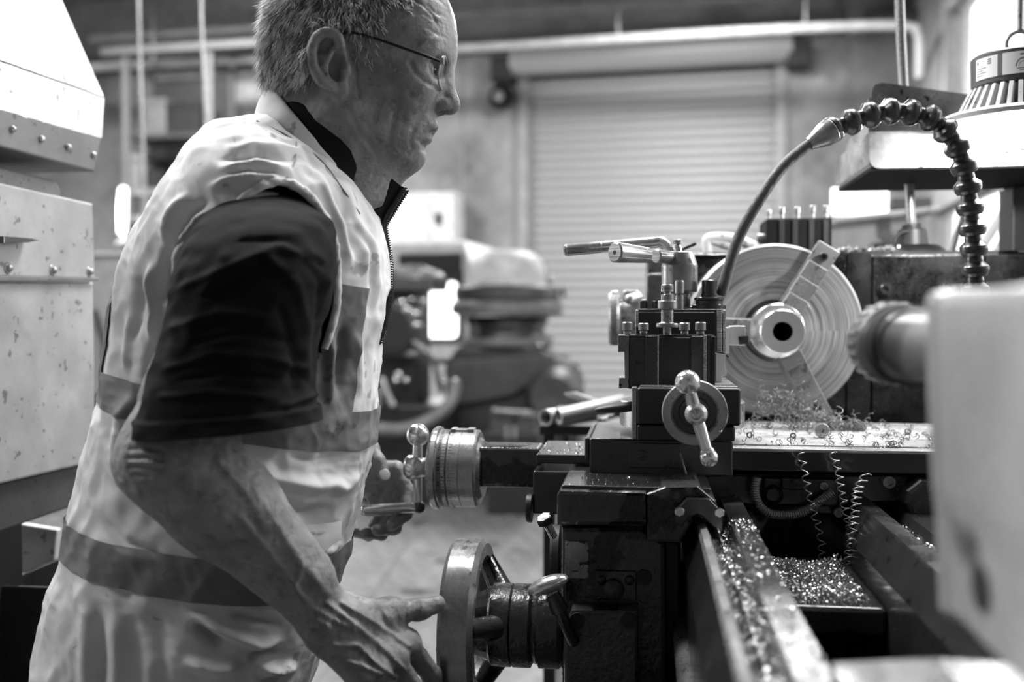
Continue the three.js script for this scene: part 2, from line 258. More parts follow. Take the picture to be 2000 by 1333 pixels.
// roller door: slats with rounded noses, guides, drum and end brackets
{
  const door = new THREE.Group(); door.name = 'door_1'; door.rotation.y = BA; door.userData = { label: 'closed ribbed steel roller door', category: 'roller door', kind: 'structure' }; scene.add(door); origins.set(door, V(0, 0, 0));
  const pitch = 0.108, n = Math.floor((doorT - 0.14) / pitch), prof = [];
  for (let i = 0; i <= 8; i++) { const t = i / 8; prof.push([Math.pow(Math.sin(t * Math.PI), 0.8) * 0.032, t * pitch * 0.93]); }
  const sh = new THREE.Shape(); sh.moveTo(-0.012, 0); prof.forEach(([a, b]) => sh.lineTo(a, b)); sh.lineTo(-0.012, pitch * 0.93);
  const sg = new THREE.ExtrudeGeometry(sh, { depth: doorR - doorL + 0.1, bevelEnabled: false }); sg.rotateY(Math.PI / 2);
  // after the turn the outline's x lies along -z, so turn it back to face the room
  sg.scale(1, 1, -1); { const ix = sg.attributes.position; for (let i = 0; i < ix.count; i += 3) { for (const at of Object.values(sg.attributes)) { const s = at.itemSize; for (let k = 0; k < s; k++) { const a = at.array, q = a[(i + 1) * s + k]; a[(i + 1) * s + k] = a[(i + 2) * s + k]; a[(i + 2) * s + k] = q; } } } }
  sg.computeVertexNormals(); const su = uvMetres(sg);
  for (let i = 0; i < n; i++) { const m = share(new THREE.Mesh(su, M.slat)); m.name = 'slat'; m.position.set(doorL - 0.05, 0.14 + i * pitch, WZ - 0.06); door.add(m); }
  part('added_backing', box(doorL - 0.1, 0.002, WZ - 0.14, doorR + 0.1, doorT + 0.2, WZ - 0.12, 0), M.darkPaint, door);  // added dark sheet that keeps sky light out of the slat gaps
  part('bottom_rail', box(doorL, 0.005, WZ - 0.09, doorR, 0.135, WZ - 0.03, 0.01), M.pipe, door);
  for (const x of [doorL, doorR]) part('guide', box(x - 0.06, 0, WZ - 0.02, x + 0.06, doorT + 0.05, WZ + 0.06, 0.008), M.greyPaint, door);
  part('drum', cyl(V(doorL - 0.1, doorT + 0.12, WZ + 0.2), V(doorR + 0.1, doorT + 0.12, WZ + 0.2), 0.17, 0.17, 28), M.slat, door);
  for (const x of [doorL - 0.2, doorR + 0.18]) part('bracket', box(x - 0.12, doorT - 0.12, WZ, x + 0.12, doorT + 0.16, WZ + 0.34, 0.02), M.darkFit, door);
  part('chain_wheel', lat([[0, 0], [0.06, 0], [0.09, 0.03], [0.15, 0.05], [0.15, 0.09], [0, 0.09]], V(doorL - 0.22, doorT - 0.28, WZ + 0.1), Z1, 28), M.steelDark, door);
  part('chain_wheel_hub', ball(V(doorL - 0.25, doorT - 0.27, WZ + 0.22), 0.06, 20), M.pipe, door);
}
// wall services
function turned(o) { o.rotation.y = BA; return o; }
function bThing(name, label, category) { const t = thing(name, label, category, V(0, 0, 0)); t.rotation.y = BA; return t; }
{
  const t = bThing('overhead_pipe', 'long pale pipe under the roof crossing above the roller door', 'pipe');
  const a = bz(170, 132, -10.6), b = bz(1770, 50, -10.0), c = bz(1795, 80, -10.0);
  part('pipe', tube([a, mid(a, b), b, V(b.x + 0.09, b.y - 0.03, b.z), V(b.x + 0.12, b.y - 0.15, b.z), V(b.x + 0.12, b.y - 0.5, b.z)], 0.045, 80, 14), M.pipe, t);
  part('bracket_rail', box(a.x, a.y + 0.3, -10.7, b.x, a.y + 0.38, -10.6, 0.01), M.beam, t);
  for (const k of [0.1, 0.3, 0.5, 0.7, 0.9]) { const p = mid(a, b, k); part('hanger', cyl(V(p.x, p.y + 0.03, p.z), V(p.x, CH - 0.02, p.z), 0.012), M.steelDull, t); }
}
// ---------------------------------------------------------------- the storage rack and what is on it
{
  const z = -10.2, t = bThing('storage_rack', 'tall dark steel rack of shelves against the back wall', 'rack');
  const xl = bz(247, 300, z).x, xr = bz(412, 300, z).x, top = bz(300, 110, z).y, d = 0.5;
  for (const x of [xl, xr]) for (const zz of [z, z - d]) part('upright', box(x - 0.035, 0, zz - 0.03, x + 0.035, top, zz + 0.03, 0.006), zz === z ? M.rackSteel : M.midPaint, t);
  for (const py of [262, 370]) { const y = bz(300, py, z).y; part('shelf', box(xl, y - 0.05, z - d, xr, y, z, 0.006), M.darkPaint, t); }
  for (const y of [0.3, 1.0]) part('shelf', box(xl, y - 0.05, z - d, xr, y, z, 0.006), M.darkPaint, t);
  part('back_panel', box(xl, 0.1, z - d - 0.01, xr, bz(300, 135, z).y, z - d, 0), M.darkPaint, t);
  part('top_rail', box(xl - 0.3, bz(300, 96, z).y - 0.04, z - 0.03, xr + 2.6, bz(300, 96, z).y + 0.04, z + 0.03, 0.006), M.beam, t);
  const yA = bz(300, 262, z).y, yB = bz(300, 370, z).y;
  const item = (name, label, cat, px0, px1, y, h, m, dz = 0.06, kind = 0) => {
    const a = bz(px0, 300, z - 0.15).x, b = bz(px1, 300, z - 0.15).x, w = b - a, c = (a + b) / 2;
    const g = kind === 1 ? [lat([[0, 0], [w * 0.4, 0], [w * 0.46, h * 0.1], [w * 0.5, h * 0.9], [w * 0.52, h], [w * 0.47, h], [w * 0.44, h * 0.2], [0, h * 0.15]], V(c, y, z - 0.2), Y1, 28)]
      : [box(a, y, z - 0.4, b, y + h, z - dz, 0.02), box(a - 0.015, y + h * 0.82, z - 0.41, b + 0.015, y + h * 0.9, z - dz + 0.012, 0.008)];
    const o = single(name, label, cat, g, m); o.position.applyAxisAngle(UPV, BA); o.rotation.y = BA; return o;
  };
  item('storage_crate', 'dark grey crate on the upper rack shelf, left', 'crate', 290, 332, yA, 0.42, M.midPaint);
  item('storage_crate', 'black crate on the upper rack shelf, right', 'crate', 338, 400, yA, 0.36, M.blackPaint);
  item('steel_pot', 'round dark pot on the lower rack shelf', 'pot', 283, 325, yB, 0.24, M.blackPaint, 0.06, 1);
  item('parts_tub', 'pale white tub on the lower rack shelf', 'tub', 350, 394, yB, 0.28, M.whitePaint);
  item('paint_can', 'small light can in front of the pale tub', 'can', 327, 345, yB, 0.09, M.whitePaint, 0.02, 1);
  item('folded_board', 'grey board standing at the left of the lower shelf', 'board', 262, 276, yB, 0.42, M.greyPaint);
}
// white board on wall, wall cabinet
{
  const z = WZ + 0.06, t = bThing('notice_board', 'white notice board hung on the concrete wall behind the man', 'board');
  const a = bz(428, 165, z), b = bz(620, 268, z);
  part('sheet', box(a.x, b.y, WZ + 0.005, b.x, a.y, z, 0.005), M.whitePaint, t);
  part('frame_rail', box(a.x - 0.03, a.y, WZ + 0.005, b.x + 0.03, a.y + 0.03, z + 0.012, 0.004), M.pipe, t); part('frame_rail', box(a.x - 0.03, b.y - 0.03, WZ + 0.005, b.x + 0.03, b.y, z + 0.012, 0.004), M.pipe, t);
}
{
  const z = WZ + 0.4, t = bThing('wall_cabinet', 'white electrical cabinet on the concrete wall with a small dark window', 'cabinet');
  const a = bz(700, 380, z), b = bz(889, 474, z);
  part('body', box(a.x, b.y, WZ + 0.004, b.x, a.y, z - 0.02, 0.01), M.whitePaint, t);
  part('door', box(a.x + 0.02, b.y + 0.02, z - 0.02, bz(835, 400, z).x, a.y - 0.02, z, 0.006), M.whitePaint, t);
  const d2 = part('door', box(bz(838, 400, z).x, b.y + 0.02, z - 0.02, b.x - 0.02, a.y - 0.02, z, 0.006), M.whitePaint, t);
  const c = bz(849, 416, z), e = bz(864, 440, z); part('display', box(c.x, e.y, z, e.x, c.y, z + 0.006, 0.002), M.black, d2);
}
// ---------------------------------------------------------------- machines behind
{
  const z = -8.6, t = bThing('milling_enclosure', 'white machine enclosure with a brightly lit window in a black frame', 'machine');
  const a = bz(700, 474, z), b = bz(908, 474, z), s = bz(936, 520, z);
  part('cabinet', [extr([[a.x, 0], [b.x + 0.12, 0], [s.x, 0.4], [s.x, bz(936, 560, z).y], [b.x, a.y], [a.x, a.y]], 1.2, 0.02).translate(0, 0, z)], M.whitePaint, t);
  const f0 = bz(836, 528, z), f1 = bz(906, 672, z);
  const fr = part('window_frame', box(f0.x, f1.y, z, f1.x, f0.y, z + 0.03, 0.006), M.black, t);
  part('upper_panel', box(bz(780, 500, z).x, bz(800, 528, z).y, z, bz(903, 500, z).x, bz(800, 496, z).y, z + 0.03, 0.006), M.black, t);
  const w0 = bz(834, 552, z), w1 = bz(895, 660, z), r = 0.05, sh = new THREE.Shape(), x0 = w0.x, x1 = w1.x, y0 = w1.y, y1 = w0.y;
  sh.moveTo(x0 + r, y0); sh.lineTo(x1 - r, y0); sh.quadraticCurveTo(x1, y0, x1, y0 + r); sh.lineTo(x1, y1 - r); sh.quadraticCurveTo(x1, y1, x1 - r, y1); sh.lineTo(x0 + r, y1); sh.quadraticCurveTo(x0, y1, x0, y1 - r); sh.lineTo(x0, y0 + r); sh.quadraticCurveTo(x0, y0, x0 + r, y0);
  const wg = new THREE.ExtrudeGeometry(sh, { depth: 0.006, bevelEnabled: false }); wg.translate(0, 0, z + 0.031);
  part('lit_window', wg, glow(0.9, 3.5), fr, 'glowing white rounded window');
  const l = new THREE.RectAreaLight(0xffffff, 6, x1 - x0, y1 - y0); l.position.copy(V((x0 + x1) / 2, (y0 + y1) / 2, z + 0.045).applyAxisAngle(UPV, BA)); l.lookAt(l.position.clone().add(V(0, 0, 1).applyAxisAngle(UPV, BA))); l.castShadow = true; scene.add(l);
}
{ // turret machine: domed cap on stacked rings, flared neck, sloping body
  const D = 6.6, k5 = D / 5, c = pd(990, 700, D), u = D / FOCAL, Y = (py) => pd(990, py, D).y, R = (w) => w * u / 2, up = Y1;
  const base = V(c.x, 0, c.z), t = thing('turret_machine', 'stout turret machine with a pale domed cap and dark rings', 'machine', base);
  part('cap', lat([[R(154), Y(563)], [R(150), Y(540)], [R(142), Y(518)], [R(126), Y(503)], [R(100), Y(495)], [R(60), Y(490)], [0, Y(488)]], base, up, 56, false), M.pipe, t);
  part('ring', lat([[0, Y(588)], [R(196), Y(588)], [R(204), Y(584)], [R(204), Y(564)], [R(196), Y(560)], [0, Y(560)]], base, up, 56), M.darkPaint, t);
  part('ring', lat([[0, Y(616)], [R(206), Y(616)], [R(218), Y(611)], [R(218), Y(596)], [R(208), Y(589)], [0, Y(589)]], base, up, 56), M.midPaint, t);
  part('neck', lat([[R(180), Y(668)], [R(150), Y(660)], [R(146), Y(640)], [R(168), Y(618)], [0, Y(617)]], base, up, 56, false), M.blackPaint, t);
  part('collar', lat([[0, Y(676)], [R(176), Y(676)], [R(182), Y(668)], [R(176), Y(660)], [0, Y(660)]], base, up, 56), M.midPaint, t);
  const P = (px, py) => { const p = pd(px, py, D); return [p.x - c.x, p.y]; };
  const bd = extr([P(905, 676), P(1058, 676), P(1122, 712), P(1136, 745), [P(1136, 745)[0], 0], [P(880, 745)[0], 0], P(880, 712)], 0.6, 0.02); bd.translate(c.x, 0, c.z + 0.25);
  const body = part('body', bd, M.machineDark, t);
  part('sloping_guard', (() => { const g = extr([P(888, 704), P(1090, 690), P(1100, 712), P(1010, 765), P(888, 790)], 0.05, 0.008); g.translate(c.x, 0, c.z + 0.31); return g; })(), M.darkPaint, t);
  const hub = pd(1092, 765, D); hub.z = c.z + 0.28;
  part('gear_cover', lat([[0, 0.1], [0.09, 0.1], [0.115, 0.06], [0.125, 0], [0.14, 0], [0.14, 0.04], [0.125, 0.09], [0.1, 0.13], [0, 0.12]].map(([a, h]) => [a * k5, h * k5]), hub, Z1, 40), M.darkPaint, t);
  for (const [px, py] of [[893, 745], [880, 742], [1062, 672]]) { const p = pd(px, py, D); p.z = c.z + 0.27; part('grease_nipple', ball(p, 0.016, 14), M.chrome, body); }
  const k = pd(1075, 555, D); part('tap', [cyl(V(k.x, k.y - 0.03, k.z), V(k.x, k.y + 0.03, k.z), 0.018), ball(V(k.x - 0.01, k.y + 0.035, k.z), 0.024, 18), cyl(V(k.x, k.y + 0.03, k.z), V(k.x - 0.03, k.y + 0.1, k.z), 0.005)], M.steelDull, t);
  part('lug', box(pd(1098, 560, D).x, Y(580), c.z - 0.05, pd(1106, 560, D).x, Y(562), c.z + 0.05, 0.004), M.darkPaint, t);
}
{ // black engine-like machine at the left of the turret machine
  const D = 6.0, z0 = pd(800, 700, D).z, t = thing('gearbox_machine', 'black machine crowded with shafts, levers and fittings', 'machine', V(pd(800, 700, D).x, 0, z0 - 0.3));
  const at = (px, py, dz = 0) => { const p = pz(px, py, z0); p.z += dz; return p; };
  part('plinth', (() => { const g0 = pz(700, 790, z0 + 0.05), g1 = pz(870, 790, z0 + 0.05); return box(g0.x, 0, z0 - 0.55, g1.x, g0.y, z0 + 0.05, 0.02); })(), M.blackPaint, t);
  part('column', blk(700, 560, 815, 800, z0 - 0.1, 0.4, 0.03), M.blackPaint, t);
  part('top_plate', outline([[700, 545], [845, 545], [842, 566], [700, 570]], z0, 0.5, 0.006), M.darkPaint, t);
  part('rag_heap', (() => { const g = new THREE.SphereGeometry(1, 40, 24); const p = g.attributes.position; for (let i = 0; i < p.count; i++) { const k = 1 + 0.5 * fbm3(p.getX(i) * 3, p.getY(i) * 3, p.getZ(i) * 3); p.setXYZ(i, p.getX(i) * k * 0.2, p.getY(i) * k * 0.06, p.getZ(i) * k * 0.16); } g.computeVertexNormals(); const c = at(785, 536, -0.2); g.translate(c.x, c.y, c.z); return g; })(), M.galv, t);
  part('flywheel', lat([[0, 0], [0.15, 0], [0.165, 0.02], [0.165, 0.1], [0.13, 0.12], [0, 0.12]], at(768, 645, -0.05), Z1, 40), M.blackPaint, t);
  part('shaft', cyl(at(745, 690, 0.02), at(835, 690, 0.02), 0.02), M.steelDull, t);
  part('shaft', cyl(at(780, 640, 0.05), at(842, 590, 0.05), 0.008), M.steel, t);
  for (const [px, py, r] of [[790, 590, 0.02], [815, 612, 0.018], [817, 635, 0.016], [800, 605, 0.022], [783, 730, 0.016], [778, 742, 0.016], [797, 742, 0.014], [893, 742, 0.014], [872, 744, 0.015], [808, 585, 0.012], [830, 588, 0.011]]) part('fitting', [ball(at(px, py, 0.06), r * 1.35, 18), cyl(at(px, py, -0.1), at(px, py, 0.05), r * 0.8)], M.chrome, t);
  part('lever', capTube([at(812, 668, 0.08), at(850, 700, 0.1), at(868, 760, 0.1)], 0.017, 24, 10), M.steelDark, t);
  part('lever', capTube([at(755, 740, 0.1), at(765, 770, 0.1), at(775, 788, 0.1)], 0.02, 16, 10), M.steel, t);
  part('lever', capTube([at(748, 790, 0.1), at(752, 740, 0.1)], 0.015, 16, 10), M.steelDull, t);
  part('bracket', blk(835, 700, 872, 712, z0 + 0.12, 0.2, 0.006), M.darkPaint, t);
  part('drain_pipe', tube([at(735, 830, 0.2), at(800, 832, 0.2), at(850, 815, 0.15), at(885, 785, 0.1), at(893, 745, 0.05)], 0.04, 40, 14), M.midPaint, t);
}
{ // grey power unit with a glowing tube, far left behind the man
  const D = 6, z0 = pd(300, 420, D).z, t = thing('power_unit', 'grey box unit with a glowing white tube at its left end', 'machine', V(pd(310, 420, D).x, 0, z0 - 0.2));
  part('case', [blk(247, 372, 420, 440, z0, 0.4, 0.02)], M.unitGrey, t);
  part('top_cover', blk(245, 366, 420, 380, z0 + 0.02, 0.44, 0.01), M.greyPaint, t);
  part('rail', blk(250, 420, 420, 432, z0 + 0.015, 0.03, 0.006), M.greyPaint, t);
  part('underside', blk(247, 440, 420, 460, z0 - 0.01, 0.38, 0.01), M.blackPaint, t);
  const a = pz(241, 372, z0 + 0.03), b = pz(239, 452, z0 + 0.03);
  part('glowing_tube', capTube([a, mid(a, b), b], 0.026, 12, 16), glow(0.9, 3), t);
  const l = new THREE.PointLight(0xffffff, 0.6); l.position.set(a.x - 0.045, (a.y + b.y) / 2, a.z + 0.045); l.shadow.radius = 1; l.castShadow = true; scene.add(l);
  part('pedestal', blk(262, 460, 420, 1000, z0 - 0.05, 0.34, 0.02), M.greyPaint, t);
  part('coupling', capTube([pz(235, 478, z0 + 0.05), pz(262, 474, z0 + 0.05)], 0.03, 8, 14), M.pipe, t);
}
{ // pale cabinet low behind the man
  const D = 5.2, z0 = pd(230, 600, D).z, t = thing('control_cabinet', 'low pale cabinet behind the man with a dark slanting strap', 'cabinet', V(pd(230, 600, D).x, 0, z0 - 0.3));
  part('body', blk(150, 498, 330, 1032, z0, 0.5, 0.02), M.greyPaint, t);
  part('lid', blk(148, 492, 330, 500, z0 + 0.02, 0.55, 0.008), M.pipe, t);
  const a = pz(186, 610, z0 + 0.04), b = pz(216, 712, z0 + 0.04); part('strap', capTube([a, mid(a, b), b], 0.014, 10, 10), M.black, t); part('buckle', ball(pz(212, 690, z0 + 0.05), 0.04, 18), M.black, t);
  part('plinth', blk(150, 770, 330, 800, z0 + 0.02, 0.3, 0.01), M.black, t);
}
// hanging cables
for (const [px, D, y1, label] of [[276, 4.6, 460, 'thin conduit hanging past the grey power unit'], [398, 4.2, 330, 'thin conduit hanging in front of the notice board']]) {
  const a = pd(px - 6, -30, D), b = pd(px + 13, y1 + 120, D); single('hanging_conduit', label, 'conduit', tube([V(a.x, 5.19, a.z), a, mid(a, b), b, V(b.x, 0.3, b.z)], 0.0075, 40, 10), M.steelDull);
}
// ================================================================ the lathe
const SX = 0.206, SY = pz(1521, 647, -1.60).y;              // spindle line
const HZ = -1.74;                                            // headstock face
const bedY = pz(1365, 1012, -1.2).y;
{ // bed and headstock
  const t = thing('lathe', 'heavy dark metal lathe bed and headstock running away from the viewer', 'lathe', V(SX, 0, -1.6));
  const sec = (list) => list.map(([a, b]) => { const p = pz(a, b, -1.2); return [p.x, p.y]; });
  const run = (list, z0, z1, bev) => { const g = extr(sec(list), z0 - z1, bev); g.translate(0, 0, z0); return g; };
  const left = part('front_way', run([[1337, 1092], [1362, 1013], [1371, 1010], [1404, 1046], [1420, 1011], [1464, 1009], [1466, 1030], [1466, 1330], [1337, 1330]], -0.2, -1.75, 0.0012), M.oilSteel, t);
  part('way_strip', run([[1358, 1020], [1362, 1010], [1373, 1007], [1378, 1016]], -0.2, -1.4, 0.0006), M.steelDull, left);
  part('way_top', run([[1420, 1013], [1421, 1008], [1463, 1006], [1464, 1012]], -0.2, -1.75, 0.0005), M.steelDark, left);
  const r0 = pz(1700, 1004, -1.2), r = (dx, dy) => [r0.x + dx, bedY + dy];
  const rg = extr([r(-0.012, -0.035), r(0.008, 0.0), r(0.03, 0.0), r(0.052, -0.03), r(0.062, -0.006), r(0.10, -0.006), r(0.105, -0.03), r(0.105, -0.2), r(-0.012, -0.2)], 1.55, 0.0012); rg.translate(0, 0, -0.2);
  const right = part('rear_way', rg, M.oilSteel, t);
  const tg = extr([r(0.007, -0.001), r(0.009, 0.002), r(0.029, 0.002), r(0.031, -0.001)], 1.5, 0.0005); tg.translate(0, 0, -0.2); part('way_strip', tg, M.steelDark, right);
  const il = pz(1466, 1100, -1.2).x, ir = r0.x - 0.012;
  for (const z of [-0.35, -0.72]) part('cross_web', box(il, bedY - 0.2, z - 0.05, ir, bedY - 0.06, z, 0.008), M.castPaint, t);
  const wb = pz(1600, 1165, -1.1);
  part('chip_shelf', [box(il, wb.y - 0.03, -1.28, ir, wb.y, -1.06, 0.006)], M.steelDark, t);
  part('sump', box(il - 0.01, 0.5, -1.75, ir + 0.01, 0.52, -0.2, 0.003), M.black, t);
  part('bed_casting', [box(il - 0.12, 0.42, -1.75, il, bedY - 0.19, -0.2, 0.01), box(ir, 0.42, -1.75, ir + 0.11, bedY - 0.19, -0.2, 0.01)], M.castPaint, t);
  part('pedestal', box(SX - 0.24, 0, -2.3, SX + 0.2, 0.56, -1.5, 0.02), M.castPaint, t);
  part('pedestal', box(SX - 0.17, 0, -0.5, SX + 0.17, 0.43, -0.22, 0.02), M.castPaint, t);
  // lead screw and feed rod beside the bed
  const ls = pz(1345, 1290, -1.1); part('lead_screw', (() => { const L = 1.45, p = []; const n = 240; for (let i = 0; i <= n; i++) { const z = i / n * L; p.push([0.0135 + (i % 2 ? 0.0016 : 0), z]); } return lat([[0, 0], ...p, [0, L]], V(ls.x, ls.y, -0.3), V(0, 0, -1), 20, false); })(), M.steelDull, t);
  part('feed_rod', cyl(V(ls.x, ls.y - 0.1, -0.3), V(ls.x, ls.y - 0.1, -1.75), 0.012), M.steelDark, t);
  // headstock
  const a = pz(1252, 545, HZ), b = pz(1704, 494, HZ), e = pz(2040, 508, HZ);
  const hs = part('headstock', [box(pz(1262, 500, HZ).x, 0.55, HZ - 0.6, e.x + 0.1, pz(1400, 492, HZ).y, HZ - 0.012, 0.012)], M.castPaint, t);
  const y0 = bedY - 0.02;
  part('splash_panel', box(pz(1655, 600, HZ).x, y0, HZ - 0.012, pz(1702, 600, HZ).x, pz(1700, 492, HZ).y, HZ, 0.002), M.splash, hs);
  part('splash_panel', box(pz(1704, 600, HZ).x, y0, HZ - 0.012, e.x + 0.08, pz(1704, 500, HZ).y, HZ + 0.002, 0.002), M.splash, hs);
  part('splash_panel', box(pz(1440, 600, HZ).x, y0, HZ - 0.012, pz(1653, 600, HZ).x, pz(1600, 490, HZ).y, HZ - 0.001, 0.002), M.splash, hs);
  for (const [px, py] of [[1728, 566], [1720, 746], [1850, 560]]) part('bolt', [socketScrew(pz(px, py, HZ + 0.002), Z1, 0.009, 0.008), lat([[0, 0], [0.013, 0], [0.013, 0.002], [0, 0.002]], pz(px, py, HZ + 0.002), Z1, 24)], M.steelDark, hs);
  // levers and dial at the operator's side of the headstock
  const dz = -1.66, dc = pz(1212, 622, dz);
  part('speed_dial', lat([[0, 0], [0.042, 0], [0.046, 0.004], [0.046, 0.014], [0.042, 0.018], [0.03, 0.02], [0.03, 0.06], [0, 0.06]], pz(1190, 622, dz), X1, 48), M.steelDull, hs);
  part('gear_cover', box(pz(1262, 600, dz).x, dc.y - 0.1, HZ - 0.02, pz(1300, 600, dz).x, pz(1262, 534, dz).y, dz, 0.006), M.castPaint, hs);
  part('dial_yoke', [blk(1215, 566, 1250, 600, dz + 0.01, 0.04, 0.006), capTube([pz(1230, 585, dz + 0.03), pz(1246, 580, dz + 0.02)], 0.009, 8, 14)], M.steelDull, hs);
  part('oil_pan', box(SX - 0.45, 0.36, -1.8, SX + 0.35, 0.40, -0.15, 0.01), M.blackPaint, t);
  // stop lever seen above the headstock
  part('gland', [cyl(pz(1781, 505, HZ - 0.08), pz(1781, 448, HZ - 0.08), 0.03, 0.024), cyl(pz(1781, 448, HZ - 0.08), pz(1780, 438, HZ - 0.08), 0.016)], M.rubber, hs);
  part('gland_dome', lat([[0.06, 0], [0.058, 0.014], [0.045, 0.026], [0, 0.03]], V(pz(1781, 512, HZ - 0.08).x, pz(1781, 500, HZ).y - 0.004, HZ - 0.08), Y1, 32, false), M.blackPaint, hs);
  part('wire', tube([pz(1750, 498, HZ - 0.06), pz(1748, 470, HZ - 0.06), pz(1760, 455, HZ - 0.06), pz(1775, 452, HZ - 0.06)], 0.0035, 20, 8), M.black, hs);
}
{ // armoured cable dropping from the roof to the gland
  const z = HZ - 0.08, a = pz(1780, 440, z), b = pz(1772, 300, z), c = pz(1762, 120, z), d = pz(1757, -10, z);
  single('supply_cable', 'stiff supply cable dropping from the roof behind the lamp tray to the headstock', 'cable', tube([V(d.x, 5.19, d.z), V(d.x, d.y + 1, d.z), d, c, b, a], 0.0082, 60, 14), M.steelDull);
}
// ---------------------------------------------------------------- chuck with three stepped jaws, at rest
{
  const cz = -1.64, c = V(SX, SY, cz), R = 0.140, t = thing('lathe_chuck', 'large round steel three jaw chuck on the spindle', 'chuck', V(SX, SY - R, cz - 0.05));
  part('body', polar(lat([[0.03, -0.085], [R - 0.004, -0.085], [R, -0.08], [R, -0.006], [R - 0.004, 0], [0.075, 0], [0.074, -0.001], [0.068, -0.001], [0.067, 0], [0.05, 0], [0.046, -0.012], [0.03, -0.012], [0.029, -0.085]], c, Z1, 96), c), M.chuck, t);
  part('back_plate', lat([[0, -0.11], [R * 0.8, -0.11], [R * 0.8, -0.085], [0, -0.085]], c, Z1, 64), M.steelDull, t);
  for (const deg of [58, -62, 178]) {
    const jaw = extr([[0.036, -0.019], [0.158, -0.019], [0.158, 0.019], [0.036, 0.019]], 0.014, 0.0015);
    const steps = [jaw]; for (const [r0, r1, h] of [[0.038, 0.062, 0.030], [0.062, 0.092, 0.021], [0.092, 0.122, 0.013]]) steps.push(box(r0, -0.017, 0, r1, 0.017, h, 0.0012));
    const g = steps.map((s) => { s.translate(0, 0, 0.012); s.rotateZ(deg * Math.PI / 180); s.translate(c.x, c.y, c.z); return s; });
    const j = part('jaw', g, M.steelDull, t);
    const d = deg * Math.PI / 180, s = V(Math.cos(d) * 0.138, Math.sin(d) * 0.138, 0.012).add(c); part('jaw_screw', socketScrew(s, Z1, 0.007, 0.006), M.steelDark, j);
  }
}
{
  const b = V(SX, SY, -1.632), t = thing('workpiece', 'bright turned steel hub with a dark bore held in the chuck', 'workpiece', V(SX, SY - 0.04, -1.6));
  part('hub', lat([[0.043, 0], [0.043, 0.034], [0.0415, 0.036], [0.0335, 0.038], [0.0335, 0.090], [0.032, 0.092], [0.0152, 0.092], [0.0145, 0.090]], b, Z1, 72), M.polished, t);
  part('bore', lat([[0.0145, 0.090], [0.0145, -0.07], [0, -0.07]], b, Z1, 48), M.black, t, 'dark bore');
}
